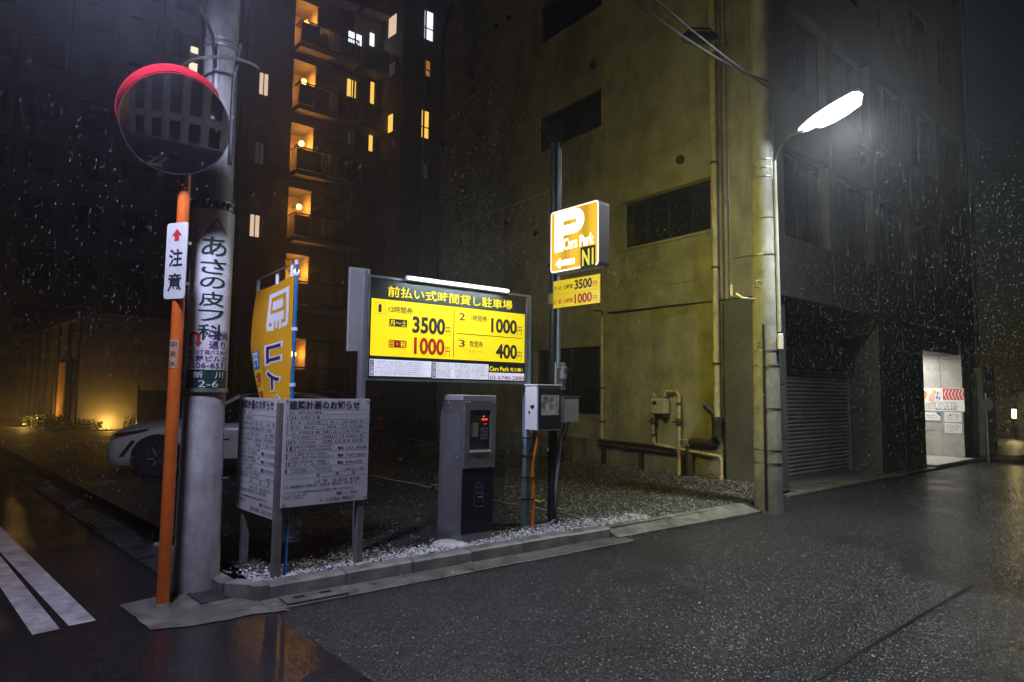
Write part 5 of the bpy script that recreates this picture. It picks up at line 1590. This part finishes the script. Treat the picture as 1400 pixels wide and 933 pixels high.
SWp, SHp = sx1 - sx0, sz1 - sz0
Qp = Quad([(118, 285), (378, 185), (380, 575), (118, 635)], SWp, SHp)
def PR(x0, y0, x1, y1):
    r_ = Qp.rect(x0, y0, x1, y1); return (r_[0] + sx0, r_[1] + sx0, r_[2] + sz0, r_[3] + sz0)
m_glow = emit('sign_white_glow', (1.0, .93, .62), 3.2)
x0, x1, z0, z1 = PR(142, 285, 298, 462)
x0, z0 = PR(142, 500, 298, 462)[0], PR(142, 290, 200, 498)[2]
z1 = PR(142, 292, 298, 400)[3]
W_, H_ = x1 - x0, z1 - z0
st = W_ * .29
T = TX().rect((x0, x0 + st, z0, z1), -.0905)
rb = H_ * .30; rc = z1 - rb; xi = x1 - rb
T.rect((x0 + st, xi, z1 - st * .82, z1), -.0905).rect((x0 + st, xi, rc - rb, rc - rb + st * .82), -.0905)
n = 14
for i in range(n):
    a0, a1 = R(-90 + 180 * i / n), R(-90 + 180 * (i + 1) / n); ri = rb - st * .82
    T.poly([(xi + rb * math.cos(a0), rc + rb * math.sin(a0)), (xi + rb * math.cos(a1), rc + rb * math.sin(a1)), (xi + ri * math.cos(a1), rc + ri * math.sin(a1)), (xi + ri * math.cos(a0), rc + ri * math.sin(a0))], -.0905)
T.text('Cars Park', PR(188, 440, 352, 445)[:2] + (PR(188, 435, 352, 448)[2] - .005, PR(188, 432, 300, 470)[3]), -.0905, .012)
a = PR(147, 545, 247, 590); zm = (a[2] + a[3]) / 2; hw = .062
T.poly([(a[0], zm), (a[0] + .075, zm + hw), (a[0] + .075, zm + hw * .5), (a[1], zm + hw * .5), (a[1], zm - hw * .5), (a[0] + .075, zm - hw * .5), (a[0] + .075, zm - hw)], -.0905)
T.build('glowing_lettering', m_glow, psn)
a = PR(280, 478, 362, 585)
TX().rect(a, -.0905).build('dark_plate', m_black, psn)
TX().text('N1', (a[0] + .025, a[1] - .025, a[2] + .03, a[3] - .03), -.0925, .03).build('plate_lettering', emit('plate_yellow', (.9, .75, .05), .55), psn)
# unseen far face of the box, its glow boosted to light the wall
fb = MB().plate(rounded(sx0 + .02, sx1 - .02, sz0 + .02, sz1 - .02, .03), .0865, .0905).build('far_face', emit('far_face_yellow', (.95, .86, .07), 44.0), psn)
# two price plates below, with a glow added so they look lit
zq1 = FPs.px(765, 386)[1]; zq0 = FPs.px(765, 422)[1]
hq = (zq1 - zq0) / 2
m_plate = emit('plate_added_glow', (1.0, .68, .01), .38, .4, (.78, .56, .02))
for k, (d, p, mt) in enumerate((('月〜土', '3500', m_ink), ('日・祝', '1000', m_redink))):
    z1_ = zq1 - k * (hq + .004); z0_ = z1_ - hq
    pt = MB().box(sx0 + .04, sx1, -.07, -.062, z0_, z1_).build('price_plate', m_plate, psn)
    X = sx1 - sx0 - .04
    TX().text(d, (sx0 + .05, sx0 + .05 + X * .17, z0_ + hq * .28, z0_ + hq * .62), -.072, .02).text('12時間', (sx0 + .05 + X * .22, sx0 + .05 + X * .42, z0_ + hq * .28, z0_ + hq * .62), -.072, .015).text(p, (sx0 + .05 + X * .46, sx0 + .05 + X * .83, z0_ + hq * .14, z0_ + hq * .86), -.072, .035).text('円', (sx0 + .05 + X * .85, sx0 + .05 + X * .93, z0_ + hq * .18, z0_ + hq * .55), -.072).build('lettering', mt, pt)
for z in (sz0 + .12, sz1 - .12, zq0 + .1):
    MB().box(-.07, sx0 + .06, -.035, .035, z - .02, z + .02).build('bracket', m_dpole, psn)
MB().lathe([(.056, -.06), (.075, -.06), (.075, .06), (.056, .06)], 16, (0, 0, zq0 + .12)).build('clamp', pbr('yellow_clamp', (.5, .42, .05), .5), psn)
# camera unit and junction box on the pole
cu = thing('camera_unit', 'beige plate with small camera fixed to the dark pole', 'camera', FPs.w(0, 0, 0), U)
ca0, ca1 = at(764, 533, PP.y).z, at(764, 496, PP.y).z
MB().box(-.04, .12, -.085, -.06, ca0, ca1, .005).build('plate', pbr('beige_plate', (.40, .38, .27), .5), cu)
MB().box(.02, .08, -.16, -.085, ca0 + .12, ca1 - .05, .012).build('body', m_gprint, cu)
MB().tube([(.05, -.16, ca1 - .09), (.05, -.21, ca1 - .10)], .03, 12).build('lens', m_black, cu)
MB().tube([(.05, -.12, ca0 + .12), (.05, -.13, ca0 + .04), (.0, -.09, ca0 - .08)], .012, 6).build('cable', m_black, cu)
jb = thing('junction_box', 'grey steel junction box on the dark pole behind the meter cabinet', 'junction box', FPs.w(0, 0, 0), U)
ja0, ja1 = at(768, 577, PP.y).z, at(768, 543, PP.y).z
MB().box(-.02, .23, -.20, -.06, ja0, ja1, .006).build('box', pbr('junction_grey', (.42, .43, .42), .5, .2), jb)
MB().box(-.03, .24, -.21, -.055, ja1, ja1 + .012).build('lid', m_alu, jb)
MB().tube([(.02, -.12, ja0), (.02, -.11, ja0 - .2), (-.02, -.07, .5), (-.03, -.07, .16), (-.10, -.07, .12), (-.5, -.05, .115)], .016, 8).build('conduit', m_gprint, jb, smooth=True)
for dx in (.08, .14): MB().tube([(dx, -.12, ja0), (dx - .02, -.10, ja0 - .14), (.02, -.06, ja0 - .35)], .012, 8).build('cable', m_black, jb)

# ------------------------------------------------------------------ right utility pole
rp_ = thing('utility_pole', 'concrete utility pole with white conduit between beige wall and shutter', 'utility pole', RP)
def pr_r(z): return .192 - .0085 * z
H_RP = 9.5
zb_ = at(1051, 655, RP.y).z
MB().lathe([(pr_r(0), 0), (pr_r(zb_), zb_)], 28).build('base_band', pbr('pole_base_grey', (.20, .20, .19), .7, var=.2, scale=5), rp_, smooth=True)
MB().lathe([(pr_r(zb_), zb_), (pr_r(H_RP), H_RP), (0, H_RP + .02)], 28).build('shaft', m_pole, rp_, smooth=True)
def ap(a, z, e): return (math.cos(R(a)) * (pr_r(z) + e), math.sin(R(a)) * (pr_r(z) + e), z)
zw0 = at(1056, 455, RP.y).z
MB().tube([ap(-45, zw0, .03), ap(-45, 5.0, .03)], .026, 10).build('white_conduit', pbr('grey_conduit', (.40, .40, .40), .45), rp_, smooth=True)
MB().tube([ap(-120, .05, .018), ap(-120, zw0 + .1, .018)], .016, 8).build('black_conduit', m_black, rp_, smooth=True)
MB().box(-.035, .035, -.035, .035, -.10, .12, .008).build('switch_box', m_cab, rp_).location = ap(-45, zw0 - .15, .035)
for y in (632, 614, 558, 480, 500, 350, 300, 245, 233, 222):
    z = at(1045, y, RP.y).z
    MB().lathe([(pr_r(z) + .002, -.008), (pr_r(z) + .008, -.008), (pr_r(z) + .008, .008), (pr_r(z) + .002, .008)], 28, (0, 0, z)).build('steel_band', m_alu, rp_)
for (y, a) in ((470, -140), (388, -130), (395, -140), (410, 200), (540, -120)):
    z = at(1045, y, RP.y).z
    MB().tube([ap(a, z, -.01), ap(a, z, .14)], .010, 6).build('step_bolt', m_alu, rp_)
z = at(1030, 410, RP.y).z
MB().tube([ap(190, z, .0), ap(185, z + .02, .18), ap(185, z + .04, .20), ap(183, z + .08, .26)], .018, 8).build('guy_bracket', m_cream, rp_)
gy = thing('guy_wire', 'thin vertical wire with a weight beside the concrete pole', 'wire', RP + Vector((-.26, 0, 0)))
MB().tube([(-.2, .05, z + .1), (-.22, .05, z + 2.2)], .006, 5).build('strand', m_alu, gy)
MB().tube([(-.2, .05, z + .06), (-.2, .05, z + .22)], .02, 8).build('weight', m_cream, gy)
# overhead cables
def cable(label, pts, r, group=None):
    t = thing('overhead_cable', label, 'cable', pts[0], 0, group)
    p0 = Vector(pts[0])
    MB().tube([Vector(p) - p0 for p in pts], r, 6).build('strand', m_black, t, smooth=True)
    return t
cp = RP + Vector((0, 0, 7.2))
c0 = at(1054, 118, RP.y)
def sag(a, b, s, n=10): 
    a, b = Vector(a), Vector(b); return [a + (b - a) * (i / n) - Vector((0, 0, s * 4 * (i / n) * (1 - i / n))) for i in range(n + 1)]
far1 = at(858, -6, 6.2)
far2 = at(890, -6, 6.0)
cable('upper black cable sloping from beyond the roof line to the lamp pole', sag(far1, c0 + Vector((0, 0, .05)), .10), .016)
cable('lower black cable running beside the upper one to the lamp pole', sag(far2, c0 - Vector((0, 0, .05)), .04), .013)
cl_ = thing('cable_closure', 'dark lumpy splice closure hanging on the overhead cables', 'cable closure', at(957, 52, 7.5))
MB().lathe([(0, -.22), (.05, -.2), (.075, -.1), (.075, .1), (.05, .2), (0, .22)], 12, (0, 0, 0), 'x').build('shell', m_black, cl_, smooth=True)
MB().tube([(-.2, 0, .02), (-.1, .02, .13), (.12, 0, .11), (.2, 0, 0)], .014, 6).build('loop', m_black, cl_)
wA = FA.w(FA.px(598, 22)[0], -.05, FA.px(598, 22)[1])
cable('thin wire slanting across the beige wall down to the parking sign pole', sag(wA, PP + Vector((0, 0, pz1 - PP.z - .02)), .12), .006)
for (x, Y, lab) in ((242, 6.5, 'thin vertical wire hanging above the traffic mirror'),):
    cable(lab, [at(x, -30, Y), at(x + 1, 40, Y), at(x + 3, 85, Y)], .005)
# ------------------------------------------------------------------ white car
car = thing('parked_car', 'white crossover car parked behind the utility pole, nose to the side street', 'car', (-5.05, 12.65, .095), 200)
m_cw = pbr('car_white_paint', (.80, .80, .76), .22, var=.03)
m_cb = pbr('car_black_trim', (.02, .02, .022), .35)
m_cg = pbr('car_glass', (.012, .014, .016), .06)
def loft(secs, npt, close=True):
    mb = MB(); vs = [p for s_ in secs for p in s_]; fs = []
    for i in range(len(secs) - 1):
        for j in range(npt - 1): fs.append((i * npt + j, i * npt + j + 1, (i + 1) * npt + j + 1, (i + 1) * npt + j))
    fs += [tuple(range(npt)), tuple((len(secs) - 1) * npt + j for j in range(npt))]
    return mb.add(vs, fs)
def bsec(x, w_, zb, zs_, zt_):
    half = [(w_ * .90, zb), (w_ * .985, zb + .10), (w_, zb + (zs_ - zb) * .5), (w_ * .985, zs_ - .06), (w_ * .93, zs_), (w_ * .70, zs_ + (zt_ - zs_) * .6), (w_ * .35, zt_)]
    return [(x, y, z) for y, z in half] + [(x, 0, zt_ + .01)] + [(x, -y, z) for y, z in reversed(half)]
st_ = [(2.20, .50, .36, .60, .66), (2.15, .72, .28, .68, .76), (2.05, .84, .24, .76, .84), (1.85, .89, .22, .83, .92), (1.4, .915, .20, .90, 1.0), (.95, .92, .20, .94, 1.05), (0, .92, .20, .96, 1.02), (-1, .92, .2, .99, 1.04), (-1.7, .91, .22, 1.03, 1.08), (-2.05, .86, .3, 1.0, 1.06), (-2.18, .72, .4, .92, 1.0)]
body = loft([bsec(*s_) for s_ in st_], 15).build('body', m_cw, car)
md = body.modifiers.new('sub', 'SUBSURF'); md.levels = 2; md.render_levels = 2
body.data.polygons.foreach_set('use_smooth', [True] * len(body.data.polygons))
def gsec(x, wb, wt, zb, zt_): return [(x, wb, zb), (x, wb * .96, zb + (zt_ - zb) * .3), (x, wt + .03, zt_ - .06), (x, wt * .8, zt_), (x, 0, zt_ + .015), (x, -wt * .8, zt_), (x, -wt - .03, zt_ - .06), (x, -wb * .96, zb + (zt_ - zb) * .3), (x, -wb, zb)]
gh = loft([gsec(1.0, .70, .66, .98, 1.02), gsec(.55, .80, .66, .97, 1.30), (gsec(.1, .82, .63, .97, 1.50)), gsec(-.5, .83, .63, .97, 1.555), gsec(-1.2, .82, .62, .97, 1.52), gsec(-1.75, .78, .58, .97, 1.36), gsec(-2.08, .70, .55, .97, 1.08)], 9).build('cabin_glass', m_cg, car)
md = gh.modifiers.new('sub', 'SUBSURF'); md.levels = 2; md.render_levels = 2
gh.data.polygons.foreach_set('use_smooth', [True] * len(gh.data.polygons))
roof = loft([[(x, w_, z - .05), (x, w_ * .75, z), (x, 0, z + .02), (x, -w_ * .75, z), (x, -w_, z - .05)] for x, w_, z in ((.18, .60, 1.475), (-.5, .62, 1.545), (-1.2, .60, 1.51), (-1.8, .55, 1.35))], 5).build('roof', m_cw, car, smooth=True)
for s_ in (1, -1):
    for k, (p, q, r_) in enumerate((((.95, .83, .98), (.12, .66, 1.46), .035), ((-.45, .845, .98), (-.5, .67, 1.5), .03), ((-1.35, .84, 1.0), (-1.75, .60, 1.33), .06))):
        MB().tube([(p[0], p[1] * s_, p[2]), (q[0], q[1] * s_, q[2])], r_, 6).build('pillar', m_cb if k == 1 else m_cw, car)
    MB().box(.62, .80, s_ * .9 - .0 if s_ > 0 else -1.08, s_ * .9 + .18 if s_ > 0 else -.9, 1.0, 1.13, .03).build('wing_mirror', m_cw, car)
    hl = MB().plate([(2.03, .74), (1.55, .845), (1.50, .875), (2.0, .80)], s_ * .84, s_ * .93).build('headlight', m_cg, car)
    MB().plate([(1.93, .40), (1.86, .40), (1.70, .66), (1.76, .67)], s_ * .86, s_ * .912).build('side_vent', m_cb, car)
    MB().box(-1.0, 1.0, s_ * .915 - .015, s_ * .915 + .015, .19, .32).build('sill_trim', m_cb, car)
    for xw in (1.36, -1.32):
        MB().lathe([(0, -.03), (.40, -.03), (.41, 0), (.40, .03), (0, .03)], 28, (xw, s_ * .90, .37), 'y').build('wheel_arch', m_cb, car)
        wh = MB().lathe([(.20, -.10), (.32, -.10), (.345, -.06), (.345, .06), (.32, .10), (.20, .10)], 28, (xw, s_ * .86, .345), 'y').build('wheel', m_black, car, smooth=True)
        mb = MB().lathe([(.225, -.02), (.225, .085), (.20, .085), (.20, -.02)], 24, (xw, s_ * .87, .345), 'y')
        for k in range(5):
            a = k * 1.2566; ca, sa = math.cos(a), math.sin(a)
            mb.tube([(xw + ca * .04, s_ * (.87 + .075), .345 + sa * .04), (xw + ca * .21, s_ * (.87 + .07), .345 + sa * .21)], .022, 5)
        mb.build('rim', m_alu, wh)
MB().plate([(-.6, .30), (.6, .30), (.68, .52), (-.68, .52)], 0, .04).build('grille', m_cb, car).matrix_local = Matrix.Translation((2.13, 0, 0)) @ Matrix.Rotation(R(90), 4, 'Z')
MB().box(2.16, 2.205, -.17, .17, .44, .55).build('number_plate', m_wprint, car)
MB().tube([(-1.3, .6, 1.56), (-.4, .64, 1.60), (.05, .62, 1.54)], .014, 6).build('roof_rail', m_cb, car)
MB().box(-2.19, -2.12, -.75, .75, .80, .90, .01).build('tail_light', m_red, car)

car.scale = (1, 1, .95)
# ------------------------------------------------------------------ street behind the viewer (seen in the round mirror and on wet surfaces)
def block(label, org, ang, W, H, bays, floors, mat, lit):
    fr = Fr(org, ang)
    t = thing('street_building', label, 'building', org, ang)
    bw = W / bays; fh = (H - 3.6) / floors
    hs = [(i * bw + .5, (i + 1) * bw - .5, 3.8 + k * fh, 3.8 + k * fh + fh * .8, .25) for i in range(bays) for k in range(floors)]
    hs += [(i * bw + .5, (i + 1) * bw - .5, .15, 2.8, .4) for i in range(bays)]
    wall(MB(), W, H, hs).build('front_wall', mat, t)
    for i in range(bays + 1): MB().box(i * bw - .18, i * bw + .18, -.25, 0, 0, H).build('pilaster', mat, t)
    for i, h_ in enumerate(hs): MB().box(h_[0], h_[1], h_[4] - .08, h_[4] - .04, h_[2], h_[3]).build('window', m_glass, t)
    MB().box(0, W, .5, 6, 0, H).build('body', mat, t)
m_bk = pbr('pale_concrete_block', (.70, .69, .66), .7, var=.15, scale=1)
block('pale pilastered building across the wide street, behind the viewer', (16, 0.5, 0), U + 180, 22, 16, 9, 1, m_bk, 0)
block('grey pilastered building across the junction, facing the traffic mirror', (-8, -16, 0), V - 5, 18, 14, 7, 1, m_bk, 0)
T = TX()
for i, ch in enumerate('止まれ'):
    vs, fs = glyph_fit(ch, (-.9, .9, -1.2, 1.2), .02)
    c_ = Vector((-2.4, -1.2, 0)) - vx * (i * 2.9) * -1 + vx * -3.2
    rt = Matrix.Rotation(R(V + 90), 3, 'Z')
    T.mb.add([(lambda q: (q.x, q.y, .0085))(rt @ Vector((p[0], p[1], 0)) + c_) for p in vs], fs)
struct(T.mb.build('road_lettering', m_paint, None, fix=False))

# ------------------------------------------------------------------ rain in the air
rr = random.Random(21)
mr, t_, b_ = nodes('raindrop')
b_.inputs['Base Color'].default_value = (.75, .8, .85, 1); b_.inputs['Roughness'].default_value = .15; b_.inputs['Transmission Weight'].default_value = 0.0
b_.inputs['Alpha'].default_value = .4
vs = []; fs = []
for i in range(RAIN_N):
    Y = rr.uniform(4.6, 18); x = rr.uniform(-13, 13); z = rr.uniform(.1, 9)
    L_ = rr.uniform(.012, .035); w_ = rr.uniform(.0007, .0012) * (1 + .05 * Y)
    dx = .30 * L_; k = len(vs)
    vs += [(x, Y, z), (x + w_ + dx * .3, Y, z + L_ * .3), (x - w_ * .5 + dx * .3, Y + w_ * .87, z + L_ * .3), (x - w_ * .5 + dx * .3, Y - w_ * .87, z + L_ * .3), (x + dx, Y, z + L_)]
    fs += [(k, k + 1, k + 2), (k, k + 2, k + 3), (k, k + 3, k + 1), (k + 4, k + 2, k + 1), (k + 4, k + 3, k + 2), (k + 4, k + 1, k + 3)]
struct(MB().add(vs, fs).build('rain', mr, None, fix=False), 'stuff')

# ------------------------------------------------------------------ misty air
hz = MB().box(-82, 82, -42, 92, -1.0, 45).build('haze', None)
struct(hz, 'stuff')
mh = bpy.data.materials.new('misty_air'); mh.use_nodes = True
t_ = mh.node_tree; t_.nodes.clear()
pv = t_.nodes.new('ShaderNodeVolumePrincipled'); ou = t_.nodes.new('ShaderNodeOutputMaterial')
pv.inputs['Color'].default_value = (.92, .94, 1.0, 1); pv.inputs['Density'].default_value = HAZE_D; pv.inputs['Anisotropy'].default_value = .89
t_.links.new(pv.outputs[0], ou.inputs['Volume'])
hz.data.materials.append(mh)
